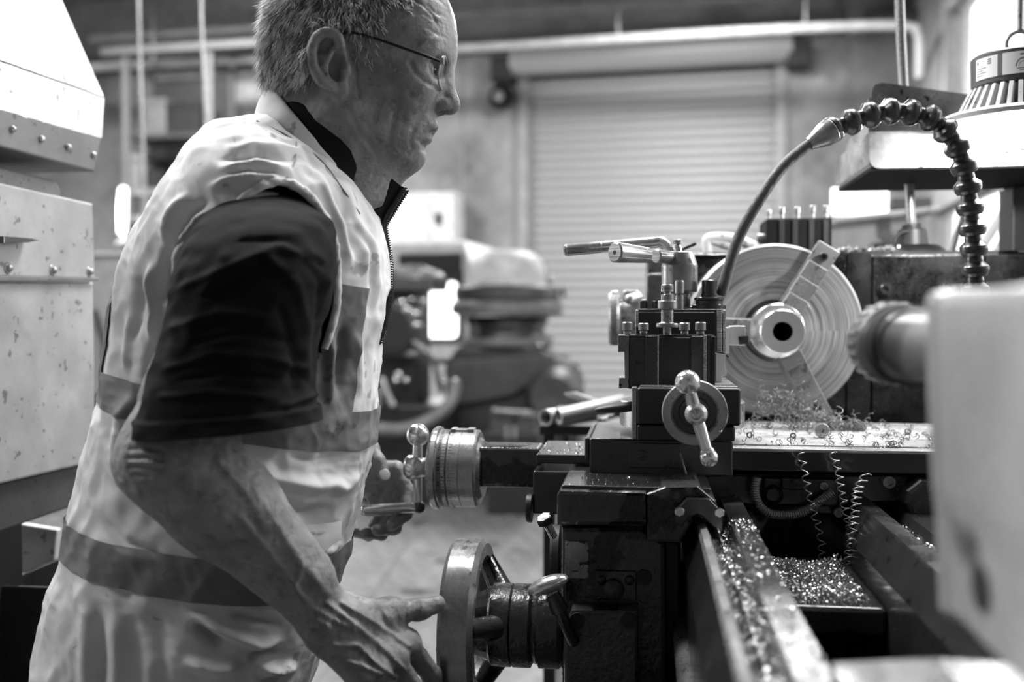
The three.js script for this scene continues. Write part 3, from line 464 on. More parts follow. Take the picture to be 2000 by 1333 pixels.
// ---------------------------------------------------------------- carriage: saddle, apron, cross slide, compound, handles
{
  const t = thing('lathe_carriage', 'dark oily lathe carriage with saddle, apron, slides and handwheels', 'carriage', V(-0.02, 0.35, -1.35));
  // saddle casting nearest the viewer
  const sz = -1.15;
  const sad = part('saddle', [outline([[1087, 1028], [1087, 968], [1094, 958], [1262, 962], [1264, 1028]], sz, 0.30, 0.005), outline([[1262, 1060], [1262, 966], [1300, 952], [1362, 950], [1398, 980], [1410, 1010], [1410, 1040], [1390, 1030], [1360, 1008], [1330, 1062]], sz - 0.003, 0.40, 0.004)], M.castPaint, t);
  const top = pz(1100, 955, sz).y;
  part('saddle_top', box(pz(1095, 950, sz).x, top - 0.004, sz - 0.31, pz(1390, 950, sz).x, top + 0.002, sz - 0.012, 0.002), M.oilSteel, sad);
  const wz = sz + 0.014;
  const wip = part('way_wiper', outline([[1318, 1000], [1342, 976], [1386, 976], [1412, 1004], [1413, 1040], [1402, 1040], [1374, 1011], [1360, 1005], [1344, 1012], [1332, 1030], [1320, 1022]], wz, 0.012, 0.0015), M.oilSteel, sad);
  for (const [px, py] of [[1327, 999], [1405, 1001]]) part('bolt', hexHead(pz(px, py, wz), Z1, 0.006, 0.005), M.chrome, wip);
  // rear saddle wing under the cross slide
  const rz = -1.34;
  const wing = part('saddle_wing', [outline([[1360, 1030], [1360, 926], [1840, 926], [1840, 985], [1660, 985], [1640, 1008], [1480, 1008], [1470, 990], [1420, 985]], rz, 0.28, 0.004)], M.oilSteel, t);
  part('clamp_block', [blk(1490, 934, 1640, 990, rz + 0.012, 0.02, 0.004)], M.oilSteel, wing);
  part('clamp_plate', [blk(1526, 934, 1582, 958, rz + 0.02, 0.02, 0.003)], M.steelDark, wing);
  for (const [px, py, r] of [[1538, 949, 0.0055], [1608, 949, 0.0055], [1637, 1001, 0.0065]]) part('socket_screw', socketScrew(pz(px, py, rz + 0.012), Z1, r, 0.005), M.steelDull, wing);
  part('stop_stud', [socketScrew(pz(1733, 940, rz), Z1, 0.0085, 0.012)], M.steel, wing);
  part('oil_port', lat([[0.004, 0], [0.012, 0], [0.013, 0.002], [0.009, 0.006], [0.008, 0.001], [0, 0.001]], pz(1510, 967, rz + 0.012), Z1, 28), M.steelDark, wing);
  part('armoured_hose', (() => { const pts = [[1478, 935], [1474, 960], [1482, 985], [1500, 1002], [1535, 1007], [1570, 1000], [1600, 980], [1625, 962]].map(([a, b], i) => pz(a, b, rz + 0.026)); const cv = new THREE.CatmullRomCurve3(pts), L = cv.getLength(), g = [tube(pts, 0.0048, 60, 12)]; const n = 46; for (let i = 0; i <= n; i++) { const p = cv.getPointAt(i / n), d = cv.getTangentAt(i / n); g.push(torus(p, d, 0.0046, 0.0016, 14, 6)); } return g; })(), M.steel, wing, 'ribbed steel hose loop');
  part('way_wiper', outline([[1768, 985], [1772, 960], [1800, 938], [1842, 945], [1842, 1060], [1812, 1036], [1782, 1012]], rz + 0.05, 0.06, 0.006), M.steelDark, wing);
  // apron
  const az = -1.17;
  const ap = part('apron', [outline([[1096, 1400], [1096, 1030], [1256, 1030], [1300, 1060], [1302, 1400]], az, 0.34, 0.006)], M.castPaint, t);
  part('apron_shade_block', [outline([[1296, 1400], [1296, 1050], [1330, 1062], [1330, 1400]], az - 0.05, 0.28, 0.004)], M.blackPaint, ap);  // black block standing in for the shadow beside the apron
  const plate = part('name_plate', blk(1103, 1058, 1150, 1131, az + 0.003, 0.004, 0.001), M.galv, ap, 'small scratched metal plate');
  for (const [px, py] of [[1107, 1063], [1146, 1063], [1107, 1127], [1146, 1127]]) part('rivet', ball(pz(px, py, az + 0.003), 0.0018, 10), M.steelDull, plate);
  const cov = part('cover_plate', blk(1161, 1116, 1243, 1174, az + 0.004, 0.006, 0.0015), M.castPaint, ap);
  part('push_button', lat([[0, 0], [0.013, 0], [0.012, 0.006], [0.007, 0.011], [0, 0.013]], pz(1198, 1152, az + 0.004), Z1, 32, false), M.darkPaint, cov);
  for (const px of [1175, 1230]) part('screw', lat([[0, 0], [0.006, 0], [0.005, 0.003], [0, 0.004]], pz(px, 1134, az + 0.004), Z1, 20, false), M.blackPaint, cov);
  part('lower_box', [outline([[1101, 1400], [1101, 1240], [1116, 1192], [1246, 1192], [1248, 1400]], az + 0.03, 0.05, 0.004)], M.castPaint, ap);
  for (const [px, py] of [[1128, 1212], [1228, 1212], [1258, 1128]]) part('plug', lat([[0, 0], [0.009, 0], [0.009, 0.003], [0, 0.003]], pz(px, py, py > 1200 ? az + 0.03 : az), Z1, 24), M.black, ap);
  // half nut lever
  const lv = part('engage_lever', [capTube([pz(1120, 1252, az + 0.04), pz(1100, 1210, az + 0.05), pz(1092, 1188, az + 0.052)], 0.0072, 16, 12), cyl(pz(1095, 1194, az + 0.052), pz(1078, 1160, az + 0.055), 0.0105, 0.0085)], M.steelDark, ap);
  part('lever_grip', (() => { const g = new THREE.SphereGeometry(1, 28, 18); g.scale(0.025, 0.0095, 0.014); g.rotateZ(0.38); const c = pz(1070, 1143, az + 0.056); g.translate(c.x, c.y, c.z); return g; })(), M.polished, lv);
  // feed knob disc and bolt at the apron's operator side
  const fx = pz(1085, 1090, az - 0.1);
  part('feed_disc', lat([[0, 0], [0.036, 0], [0.038, 0.003], [0.038, 0.011], [0.034, 0.014], [0, 0.014]], pz(1078, 1082, az - 0.1), X1, 40), M.darkPaint, ap);
  const bl = part('feed_lever', [cyl(pz(1082, 1050, az - 0.06), pz(1066, 1018, az - 0.05), 0.0052)], M.chrome, ap, 'bright bolt shank');
  part('bolt_head', [hexHead(pz(1067, 1021, az - 0.05), pz(1066, 1018, az - 0.05).sub(pz(1082, 1050, az - 0.06)), 0.0105, 0.009)], M.steelDark, bl);
  // apron handwheel, axis across the bed
  const wz2 = -1.21, wc = pz(905, 1217, wz2), hub = pz(1100, 1217, wz2), WX = V(-1, 0, 0);
  const hw = part('apron_handwheel', lat([[0.083, 0.0], [0.098, 0.0], [0.1035, 0.006], [0.1035, 0.036], [0.1, 0.041], [0.090, 0.041], [0.084, 0.036], [0.080, 0.02], [0.083, 0.0]], V(pz(948, 1217, wz2).x, wc.y, wz2), WX, 96), M.steelDull, t, 'worn steel handwheel rim');
  const hx = pz(985, 1217, wz2).x, rx = pz(935, 1217, wz2).x;
  for (let k = 0; k < 3; k++) { const a = (0.62 + k / 3) * Math.PI * 2 + 0.5, p0 = V(hx, wc.y + Math.sin(a) * 0.03, wz2 + Math.cos(a) * 0.03), p1 = V(rx, wc.y + Math.sin(a) * 0.089, wz2 + Math.cos(a) * 0.089); part('spoke', [cyl(p0, p1, 0.0165, 0.0115, 16)], M.castPaint, hw); }
  part('hub', lat([[0, 0], [0.046, 0], [0.05, 0.004], [0.05, 0.028], [0.046, 0.031], [0.044, 0.036], [0.05, 0.039], [0.05, 0.06], [0.047, 0.0615], [0.05, 0.063], [0.05, 0.086], [0.046, 0.089], [0.040, 0.1], [0.034, 0.118], [0.026, 0.128], [0, 0.13]], V(hub.x, wc.y, wz2), WX, 72), M.castPaint, hw);
  // ---- cross slide
  const cz = -1.305, y88 = pz(1600, 880, cz).y;
  const cs = part('cross_slide', [box(pz(1362, 900, cz).x, pz(1600, 924, cz).y, -1.63, pz(1975, 900, cz).x, y88, cz, 0.003)], M.oilSteel, t);
  part('slide_top', box(pz(1364, 900, cz).x, y88 - 0.002, -1.628, pz(1973, 900, cz).x, y88 + 0.003, cz - 0.03, 0.001), M.slideTop, cs);
  part('edge_strip', box(pz(1410, 900, cz).x, y88 - 0.003, cz - 0.024, pz(1973, 900, cz).x, y88 + 0.0015, cz + 0.002, 0.0012), M.slideTop, cs);
  const slz = -1.262;
  const slab = part('swivel_slab', [blk(1151, 859, 1432, 930, slz, 0.20, 0.003)], M.oilSteel, t);
  part('gib_plate', blk(1228, 866, 1330, 915, slz + 0.003, 0.004, 0.001), M.oilSteel, slab);
  part('gib_screw', socketScrew(pz(1254, 889, slz + 0.002), Z1, 0.0065, 0.0035), M.steelDark, slab);
  part('wiper_edge', box(pz(1151, 859, slz).x - 0.006, pz(1151, 900, slz).y, -1.45, pz(1151, 859, slz).x, pz(1151, 857, slz).y, slz - 0.006, 0.002), M.steelDark, slab);
  const tz = -1.31; part('slide_tail', [box(pz(1047, 888, tz).x, pz(1047, 906, tz).y, -1.46, pz(1180, 888, tz).x, pz(1047, 888, tz).y, tz, 0.002), box(pz(1042, 918, tz).x, pz(1042, 1002, tz).y, -1.46, pz(1180, 918, tz).x, pz(1042, 918, tz).y, tz + 0.01, 0.003)], M.oilSteel, cs);
  part('stop_disc', lat([[0, 0], [0.018, 0], [0.019, 0.002], [0.019, 0.007], [0, 0.007]], pz(1029, 993, tz + 0.006), X1, 32), M.blackPaint, cs);
  // cross feed screw housing and dial
  const dz = -1.385, dcY = pz(900, 915, dz).y, dx = (px) => pz(px, 915, dz).x;
  part('screw_housing', [box(dx(940), pz(1000, 947, dz).y, dz - 0.03, dx(1060), pz(1000, 874, dz + 0.03).y, dz + 0.03, 0.006)], M.castPaint, cs);
  const dial = part('cross_feed_dial', lat([[0, 0], [0.050, 0], [0.0565, 0.003], [0.0585, 0.006], [0.0585, 0.012], [0.0545, 0.0135], [0.0545, 0.027], [0.052, 0.0285], [0.0548, 0.030], [0.0548, 0.0455], [0.0543, 0.046], [0.0548, 0.0465], [0.0548, 0.066], [0.052, 0.0685], [0.044, 0.069], [0.040, 0.074], [0, 0.074]], V(dx(845), dcY, dz), X1, 96), M.steelDull, t, 'engraved feed dial');
  part('dial_bridge', [box(dx(845) + 0.029, dcY + 0.0515, dz - 0.004, dx(845) + 0.0605, dcY + 0.0565, dz + 0.013, 0.0012), box(dx(845) + 0.029, dcY + 0.0505, dz - 0.006, dx(845) + 0.036, dcY + 0.0578, dz + 0.015, 0.0012), box(dx(845) + 0.052, dcY + 0.0505, dz - 0.006, dx(845) + 0.062, dcY + 0.0578, dz + 0.015, 0.0012)], M.galv, dial);
  { const g = []; for (let i = 0; i < 72; i++) { const a = i / 72 * Math.PI * 2, L = i % 6 === 0 ? 0.009 : 0.0045; for (const [x0, R] of [[0.027, 0.0545], [0.0315, 0.0548]]) { const b = new THREE.BoxGeometry(L, 0.0004, 0.0007); b.translate(dx(845) + x0 + (x0 < 0.03 ? -L / 2 : L / 2), R, 0); b.rotateX(0); const q = b.clone(); q.translate(-dx(845), 0, 0); q.rotateX(a); q.translate(dx(845), dcY, dz); g.push(q); } } const o = part('graduations', g, M.black, dial); o.userData.kind = 'stuff'; }
  { // engraved figures round the front ring
    const cv = document.createElement('canvas'); cv.width = 1024; cv.height = 64; const c2 = cv.getContext('2d'); c2.fillStyle = '#9a9a9a'; c2.fillRect(0, 0, 1024, 64); c2.fillStyle = '#161616'; c2.font = 'bold 40px sans-serif'; c2.textBaseline = 'middle'; c2.textAlign = 'center';
    for (let i = 0; i < 12; i++) { c2.save(); c2.translate((i + 0.5) * 1024 / 12, 32); c2.fillText(String(i * 10), 0, 0); c2.restore(); }
    const tx = new THREE.CanvasTexture(cv); tx.colorSpace = THREE.SRGBColorSpace; tx.wrapS = THREE.RepeatWrapping;
    const g = new THREE.CylinderGeometry(0.0547, 0.0547, 0.007, 96, 1, true); g.userData.keepUV = true; aim(g, V(dx(845) + 0.0185, dcY, dz), X1); const h = g.toNonIndexed(); h.userData.keepUV = true;
    part('figures', h, mat(0.34, 0.5, 0.7, { map: tx }), dial);
  }
  const bx = dx(815), hb = V(bx, dcY, dz);
  const ch = part('cross_feed_handle', [lat([[0, 0], [0.012, 0], [0.017, 0.005], [0.0185, 0.013], [0.017, 0.021], [0.013, 0.026], [0.0125, 0.034], [0, 0.034]], V(bx - 0.018, dcY, dz), X1, 40, false), cyl(V(bx + 0.012, dcY, dz), V(dx(845) + 0.002, dcY, dz), 0.0095)], M.polished, t);
  const d915 = (py) => pz(816, py, dz).y;
  part('handle_arm', [cyl(V(bx, dcY, dz), V(bx + 0.001, d915(868), dz), 0.0078, 0.0068), cyl(V(bx, dcY, dz), V(bx + 0.001, d915(990), dz), 0.0068, 0.006)], M.polished, ch);
  part('ball_knob', ball(V(bx + 0.001, d915(850), dz), 0.0162), M.polished, ch);
  const jb = V(bx + 0.002, d915(991), dz); part('joint_ball', ball(jb, 0.0095), M.steelDark, ch);
  const gEnd = pz(706, 999, dz + 0.03); part('grip', [lat([[0, 0], [0.0062, 0], [0.0078, 0.004], [0.0088, 0.03], [0.0082, 0.06], [0.0066, 0.086], [0, 0.088]], gEnd, jb.clone().sub(gEnd), 28, false), cyl(mid(gEnd, jb, 0.9), jb, 0.0055)], M.polished, ch);
  // ---- compound slide
  const kz = -1.215;
  const sw = part('swivel_ring', lat([[0, 0], [0.084, 0], [0.084, 0.032], [0.082, 0.034], [0, 0.034]], V(pz(1332, 850, -1.36).x, pz(1332, 850, slz).y + 0.001, -1.375), Y1, 72), M.steelDull, t);
  const comp = part('compound_slide', [blk(1244, 758, 1447, 832, kz, 0.30, 0.004), blk(1244, 832, 1436, 862, kz + 0.001, 0.28, 0.003)], M.blackPaint, t);
  part('slide_side', box(pz(1244, 800, kz).x - 0.006, pz(1244, 858, kz).y, kz - 0.28, pz(1244, 800, kz).x - 0.0002, pz(1244, 758, kz).y, kz - 0.004, 0.001), M.steelDull, comp);
  part('slide_top', box(pz(1250, 760, kz).x, pz(1300, 757, kz).y - 0.002, kz - 0.295, pz(1442, 760, kz).x, pz(1300, 757, kz).y + 0.001, kz - 0.004, 0.0006), M.steelDull, comp);
  part('clamp_lever', (() => { const g = new THREE.SphereGeometry(1, 26, 18); g.scale(0.036, 0.0065, 0.01); g.rotateZ(0.12); const c = pz(1216, 796, kz - 0.05); g.translate(c.x, c.y, c.z); return [g, cyl(pz(1225, 797, kz - 0.05), pz(1250, 794, kz - 0.05), 0.005)]; })(), M.rubber, comp);
  const rz2 = -1.165, rc = pz(1356, 805, rz2);
  const dl = part('compound_dial', [lat([[0.0255, 0], [0.0265, -0.002], [0.0365, -0.002], [0.0375, 0.0], [0.0375, 0.012], [0.0365, 0.0145], [0.0275, 0.0145], [0.0255, 0.012], [0.0255, 0]], rc, Z1, 80)], M.steelDull, t, 'flat steel dial ring');
  part('dial_core', lat([[0, -0.05], [0.028, -0.05], [0.026, 0.004], [0.018, 0.004], [0.017, 0.008], [0.0125, 0.008], [0.012, 0.016], [0, 0.016]], rc, Z1, 48), M.oilSteel, dl);
  part('oil_point', ball(pz(1407, 843, rz2 + 0.014), 0.002, 12), M.chrome, dl);
  const hz = rz2 + 0.03, hc = pz(1359, 808, hz), u1 = pz(1343, 748, hz + 0.008), u2 = pz(1385, 895, hz + 0.004);
  const hd = part('compound_handle', [lat([[0, 0], [0.0105, 0], [0.0125, 0.004], [0.0125, 0.012], [0.0085, 0.016], [0.0065, 0.016], [0.005, 0.010], [0, 0.010]], V(hc.x, hc.y, hc.z - 0.004), Z1, 32), cyl(V(rc.x, rc.y, rc.z), hc, 0.009)], M.polished, t);
  part('handle_arm', [cyl(V(hc.x, hc.y, hc.z - 0.002), u1, 0.0082, 0.0062), cyl(V(hc.x, hc.y, hc.z - 0.002), u2, 0.0076, 0.0062)], M.polished, hd);
  part('ball_knob', ball(u1, 0.0142), M.polished, hd);
  part('end_knob', [ball(u2, 0.0102), lat([[0.0075, 0], [0.0085, 0.004], [0.007, 0.008]], mid(hc, u2, 0.80), u2.clone().sub(hc), 24, false)], M.polished, hd);
}
// ---------------------------------------------------------------- tool post, holders and tools
{
  const z = -1.33, t = thing('tool_post', 'square dark tool post with a tall steel lock spindle and two levers', 'tool post', pz(1330, 758, z - 0.05));
  const bl = part('block', [blk(1241, 604, 1400, 760, z, 0.115, 0.002)], M.steelDark, t);
  part('block_face', blk(1248, 610, 1396, 700, z + 0.002, 0.003, 0.0008), M.blackPaint, bl);
  part('corner_bar', [blk(1400, 604, 1410, 690, z + 0.002, 0.1, 0.001)], M.steel, bl);
  part('corner_bar', [blk(1412, 606, 1418, 694, z - 0.006, 0.1, 0.001)], M.steel, bl);
  part('corner_bar', [blk(1241, 606, 1247, 640, z + 0.003, 0.1, 0.001)], M.steel, bl);
  for (const px of [1256, 1282]) part('screw_head', hexHead(pz(px, 603, z - 0.05), Y1, 0.0065, 0.011), M.steelDark, bl);
  const c = (py) => V(pz(1327, 600, z - 0.06).x, pz(1327, py, z - 0.06).y, z - 0.06);
  const sp = part('lock_spindle', lat([[0, 0], [0.0195, 0], [0.0195, 0.002], [0.015, 0.003], [0.0148, c(575).y - c(603).y], [0.0168, c(573).y - c(603).y], [0.0235, c(571).y - c(603).y], [0.0245, c(568).y - c(603).y], [0.0245, c(519).y - c(603).y], [0.019, c(494).y - c(603).y], [0.018, c(493).y - c(603).y], [0, c(493).y - c(603).y]], c(603), Y1, 56), M.steelDull, t);
  const h1 = c(505), e1 = pz(1200, 493, z + 0.03);
  const l1 = part('lever', [cyl(h1, mid(h1, e1, 0.38), 0.0085, 0.0095), lat([[0, 0], [0.0115, 0], [0.0135, 0.002], [0.0135, 0.006], [0.0105, 0.06], [0, 0.06]], e1, h1.clone().sub(e1), 36)], M.steel, t);
  part('end_dimple', lat([[0, 0.0003], [0.0022, 0.0006], [0.003, 0.0001]], e1, e1.clone().sub(h1), 16), M.black, l1);
  const e2 = pz(1102, 489, z - 0.045), m2 = pz(1290, 473, z - 0.075), n2 = pz(1303, 482, z - 0.07), h2 = V(c(498).x - 0.012, c(496).y, z - 0.066);
  const l2 = part('lever', [tube([e2, mid(e2, m2), pz(1275, 474, z - 0.074), m2, n2, h2], 0.0078, 60, 18), lat([[0, 0], [0.0062, 0], [0.0072, 0.001], [0.0086, 0.003], [0.0086, 0.05], [0.0078, 0.052]], e2, m2.clone().sub(e2), 30)], M.steel, t);
  part('end_dimple', lat([[0, 0.0003], [0.0022, 0.0006], [0.003, 0.0001]], e2, e2.clone().sub(m2), 16), M.black, l2);
  part('hex_bolt', [cyl(c(494), V(c(0).x - 0.003, c(478).y, z - 0.06), 0.004), hexHead(V(c(0).x - 0.003, c(477).y, z - 0.06), Y1, 0.0072, 0.006)], M.steel, t);
  part('latch_pin', capTube([pz(1326, 491, z - 0.09), pz(1340, 484, z - 0.09), pz(1357, 477, z - 0.09)], 0.0026, 12, 10), M.steelDark, t);
  // small knurled pin in front of the spindle
  const kp = pz(1327, 604, z - 0.02), ky = (py) => pz(1327, py, z - 0.02).y - kp.y;
  part('knurled_pin', [lat([[0, 0], [0.0055, 0], [0.0055, ky(578)], [0.004, ky(576)], [0.0062, ky(573)], [0.0062, ky(551)], [0.0052, ky(548)], [0, ky(548)]], kp, Y1, 24)], M.steelDull, t);
  // right clamp nut
  const cn = pz(1385, 604, z - 0.05), cy = (py) => pz(1385, py, z - 0.05).y - cn.y;
  part('clamp_nut', [lat([[0, 0], [0.0235, 0], [0.0235, cy(597)], [0.0185, cy(595)], [0.0185, cy(588)], [0.0205, cy(586)], [0.0205, cy(582)], [0.018, cy(581)], [0, cy(581)]], cn, Y1, 40), lat([[0.0125, cy(581)], [0.0125, cy(575)], [0.0115, cy(574)], [0.0115, cy(549)], [0.0095, cy(547)], [0, cy(547)]], cn, Y1, 6)], M.steelDark, t);
}
{
  const z = -1.255, t = thing('tool_holder', 'black quick change tool holder nearest the viewer with bolts and knurled height nut', 'tool holder', pz(1305, 762, z - 0.03));
  const P = [[1211, 655], [1400, 655]];
  const body = part('block', [outline([[1228, 655], [1396, 655], [1396, 760], [1228, 760]], z, 0.05, 0.0015)], M.steelDark, t);
  part('slot_bar', blk(1261, 657, 1286, 759, z + 0.007, 0.01, 0.001), M.steelDark, body);
  part('slot_bar', blk(1350, 657, 1376, 759, z + 0.007, 0.01, 0.001), M.steelDark, body);
  part('edge_bar', blk(1374, 655, 1380, 759, z + 0.009, 0.01, 0.0008), M.steel, body);
  part('edge_bar', blk(1284, 656, 1287, 759, z + 0.0085, 0.01, 0.0006), M.steel, body);
  part('slot_face', blk(1288, 660, 1348, 758, z + 0.002, 0.004, 0.0008), M.blackPaint, body);
  part('jaw', [outline([[1207, 655], [1228, 655], [1228, 759], [1208, 759], [1209, 738], [1220, 738], [1219, 688], [1207, 688]], z + 0.004, 0.05, 0.001)], M.galv, body, 'bright machined jaw face');
  part('jaw_slot', blk(1389, 657, 1397, 756, z + 0.006, 0.03, 0.0008), M.black, body);
  const yb = pz(1300, 655, z).y;
  for (const [px, s, dz] of [[1225, 1, 0.012], [1257, 0.85, 0.03], [1337, 0.9, 0.03], [1368, 1, 0.014]]) { const c = pz(px, 655, z - dz); c.y = yb; part('bolt', [cyl(c, V(c.x, c.y + 0.006, c.z), 0.0048), hexHead(V(c.x, c.y + 0.006, c.z), Y1, 0.0074, 0.0105 * s)], M.steelDull, body); }
  const q = pz(1303, 655, z - 0.012), qy = (py) => pz(1303, py, z - 0.012).y - yb; q.y = yb;
  const st = part('height_stud', [lat([[0, 0], [0.0052, 0], [0.0052, qy(640)], [0.0135, qy(640)], [0.0140, qy(638)], [0.0140, qy(634)], [0.0135, qy(632)], [0.0088, qy(631)], [0.0078, qy(629)], [0.0078, qy(606)], [0.0075, qy(605)], [0.0112, qy(604)], [0.0117, qy(602)], [0.0117, qy(589)], [0.011, qy(587.5)], [0.0045, qy(587)], [0.0045, qy(556)], [0, qy(556)]], q, Y1, 48)], M.steelDull, body);
  for (const [a, b] of [[587, 575], [570, 556]]) part('hex_nut', lat([[0.002, 0], [0.0088, 0], [0.0088, qy(b) - qy(a) - 0.001], [0.008, qy(b) - qy(a)], [0.002, qy(b) - qy(a)]], V(q.x, yb + qy(a), q.z), Y1, 6), M.steel, st);
}
{
  const z = -1.45, t = thing('cutting_tool', 'bright indexable cutting tool meeting the turned hub', 'tool', pz(1440, 674, z));
  const sh = part('shank', [blk(1416, 640, 1424, 690, z + 0.03, 0.05, 0.0008), blk(1424, 637, 1456, 675, z + 0.02, 0.03, 0.001), blk(1380, 640, 1424, 672, z + 0.016, 0.026, 0.001)], M.polished, t);
  part('insert', outline([[1442, 658], [1462, 656], [1462, 672], [1444, 674]], z + 0.024, 0.006, 0.0006), M.steelDark, sh);
  part('clamp_slot', outline([[1444, 660], [1453, 659], [1453, 664], [1444, 665]], z + 0.0245, 0.004, 0.0003), M.black, sh);
}
{ // second holder's jaw jutting out at the right of the near holder
  const z = -1.30, t = thing('parting_blade', 'bent pale clamp piece jutting from the right side of the tool post', 'clamp', pz(1408, 760, z));
  part('clamp', outline([[1397, 690], [1418, 694], [1416, 712], [1421, 728], [1418, 734], [1410, 736], [1409, 756], [1397, 758]], z, 0.03, 0.001), M.polished, t);
  part('tongue', outline([[1398, 690], [1412, 692], [1422, 700], [1424, 696], [1410, 688], [1398, 687]], z - 0.01, 0.02, 0.0006), M.steelDark, t);
}
{ // spare holder standing on the headstock
  const z = HZ - 0.05, t = thing('spare_tool_post', 'black square tool post with five bolts standing on the headstock', 'tool post', pz(1560, 510, z));
  const top = pz(1495, 426, z);
  const b = part('block', [blk(1497, 426, 1625, 497, z, 0.11, 0.003)], M.matteBlack, t);
  for (const px of [1522, 1548, 1580, 1608]) part('slot', blk(px, 430, px + 10, 497, z + 0.004, 0.006, 0.001), M.black, b);
  for (const [px, h] of [[1502, 0.014], [1528, 0.018], [1558, 0.018], [1588, 0.02], [1614, 0.02]]) { const c = pz(px, 426, z - 0.03); c.y = top.y; part('bolt', [cyl(c, V(c.x, c.y + h * 0.6, c.z), 0.004), hexHead(V(c.x, c.y + h * 0.6, c.z), Y1, 0.0068, h * 0.6)], M.steelDull, b); }
  part('side_knob', cyl(pz(1478, 466, z - 0.03), pz(1497, 466, z - 0.03), 0.009), M.steelDull, t);
}
{ // pale plastic bracket lying on the headstock left of the post
  const z = HZ - 0.06; single('plastic_bracket', 'white curved plastic bracket lying on the headstock behind the chuck', 'bracket', [tube([pz(1382, 494, z), pz(1382, 468, z), pz(1410, 464, z), pz(1440, 468, z), pz(1475, 482, z)], 0.009, 30, 12), tube([pz(1385, 470, z), pz(1420, 480, z), pz(1445, 490, z)], 0.007, 16, 10)], M.whitePaint);
}
// ---------------------------------------------------------------- tailstock, out of focus in front
{
  const t = thing('tailstock', 'large pale painted tailstock close to the viewer at right', 'tailstock', V(SX, bedY, -0.45));
  const zf = -0.60, ax = V(SX, SY, zf), W = pz(1806, 700, zf).x;
  const rP = [[W, SY - 0.19], [W, SY + 0.030], [W + 0.008, SY + 0.040], [SX + 0.05, SY + 0.042], [SX + 0.065, SY + 0.02], [SX + 0.065, SY - 0.2], [W + 0.012, SY - 0.2]];
  const ty = SY + 0.039;
  const q = (px, py) => { const p = pz(px, py, zf); return [p.x, p.y]; };
  const body = part('body', (() => { const g = extr([q(1828, 1180), q(1822, 1010), q(1814, 940), q(1806, 760), q(1803, 590), q(1812, 572), q(1840, 566), [SX + 0.06, ty], [SX + 0.068, ty - 0.01], [SX + 0.068, bedY + 0.03], q(1835, 1190)], 0.02, 0.006); const h = g; h.translate(0, 0, zf + 0.02); return h; })(), M.tail, t);
  body.name = 'front_face';
  part('body', (() => { const g = extr([q(1835, 1170), q(1828, 1010), q(1820, 940), q(1813, 760), q(1810, 598), q(1818, 578), q(1844, 571), [SX + 0.058, ty - 0.003], [SX + 0.066, ty - 0.013], [SX + 0.066, bedY + 0.03], q(1842, 1180)], 0.26, 0.004); g.translate(0, 0, zf + 0.275); return g; })(), M.tail, t);
  part('base', [(() => { const g = extr([[0, 0], [0.20, 0], [0.20, 0.032], [0.06, 0.036], [0.0, 0.03]], 0.32, 0.006); const p = pz(1622, 1195, -0.62); g.translate(p.x, bedY + 0.001, -0.30); return g; })()], M.tailBase, t);
  const prof = [[1835, 1170], [1828, 1010], [1820, 940], [1813, 760]].map(([a, h]) => q(a, h)), xAt = (y) => { for (let i = 0; i + 1 < prof.length; i++) if (y <= prof[i + 1][1]) return lerp(prof[i][0], prof[i + 1][0], clamp((y - prof[i][1]) / (prof[i + 1][1] - prof[i][1]))); return prof[3][0]; };
  let ho = pX(1915, 1145, W); for (let i = 0; i < 6; i++) ho = pX(1915, 1145, xAt(ho.y) - 0.0006); part('bolt_hole', lat([[0, 0.001], [0.012, 0.001], [0.0125, 0]], ho, V(-1, 0, 0), 32), M.black, t);
  const qz = (px) => { const r = rayOf(px, 690); return px; };
  // quill and drill chuck
  const Z0 = -0.60, quill = part('quill', cyl(V(SX, SY, Z0 + 0.02), V(SX, SY, -0.80), 0.0255, 0.0255, 48), M.chuckDark, t);
  const dc = part('drill_chuck', lat([[0.0, 0], [0.0275, 0], [0.0305, 0.004], [0.0305, 0.03], [0.0275, 0.034], [0.0275, 0.042], [0.0325, 0.046], [0.0335, 0.05], [0.0335, 0.088], [0.031, 0.094], [0.022, 0.118], [0.012, 0.122], [0, 0.122]], V(SX, SY, -0.80), V(0, 0, -1), 48), M.chuckDark, t);
  part('chuck_band', lat([[0.0308, 0], [0.0314, 0.002], [0.0314, 0.026], [0.0308, 0.028]], V(SX, SY, -0.803), V(0, 0, -1), 48), M.matteBlack, dc);
  { const g = []; for (let i = 0; i < 24; i++) { const a = i / 24 * Math.PI * 2, b = new THREE.BoxGeometry(0.003, 0.003, 0.034); b.translate(0.0335, 0, 0); b.rotateZ(a); b.translate(SX, SY, -0.869); g.push(b); } const o = part('chuck_teeth', g, M.steelDull, dc); o.userData.kind = 'stuff'; }
}
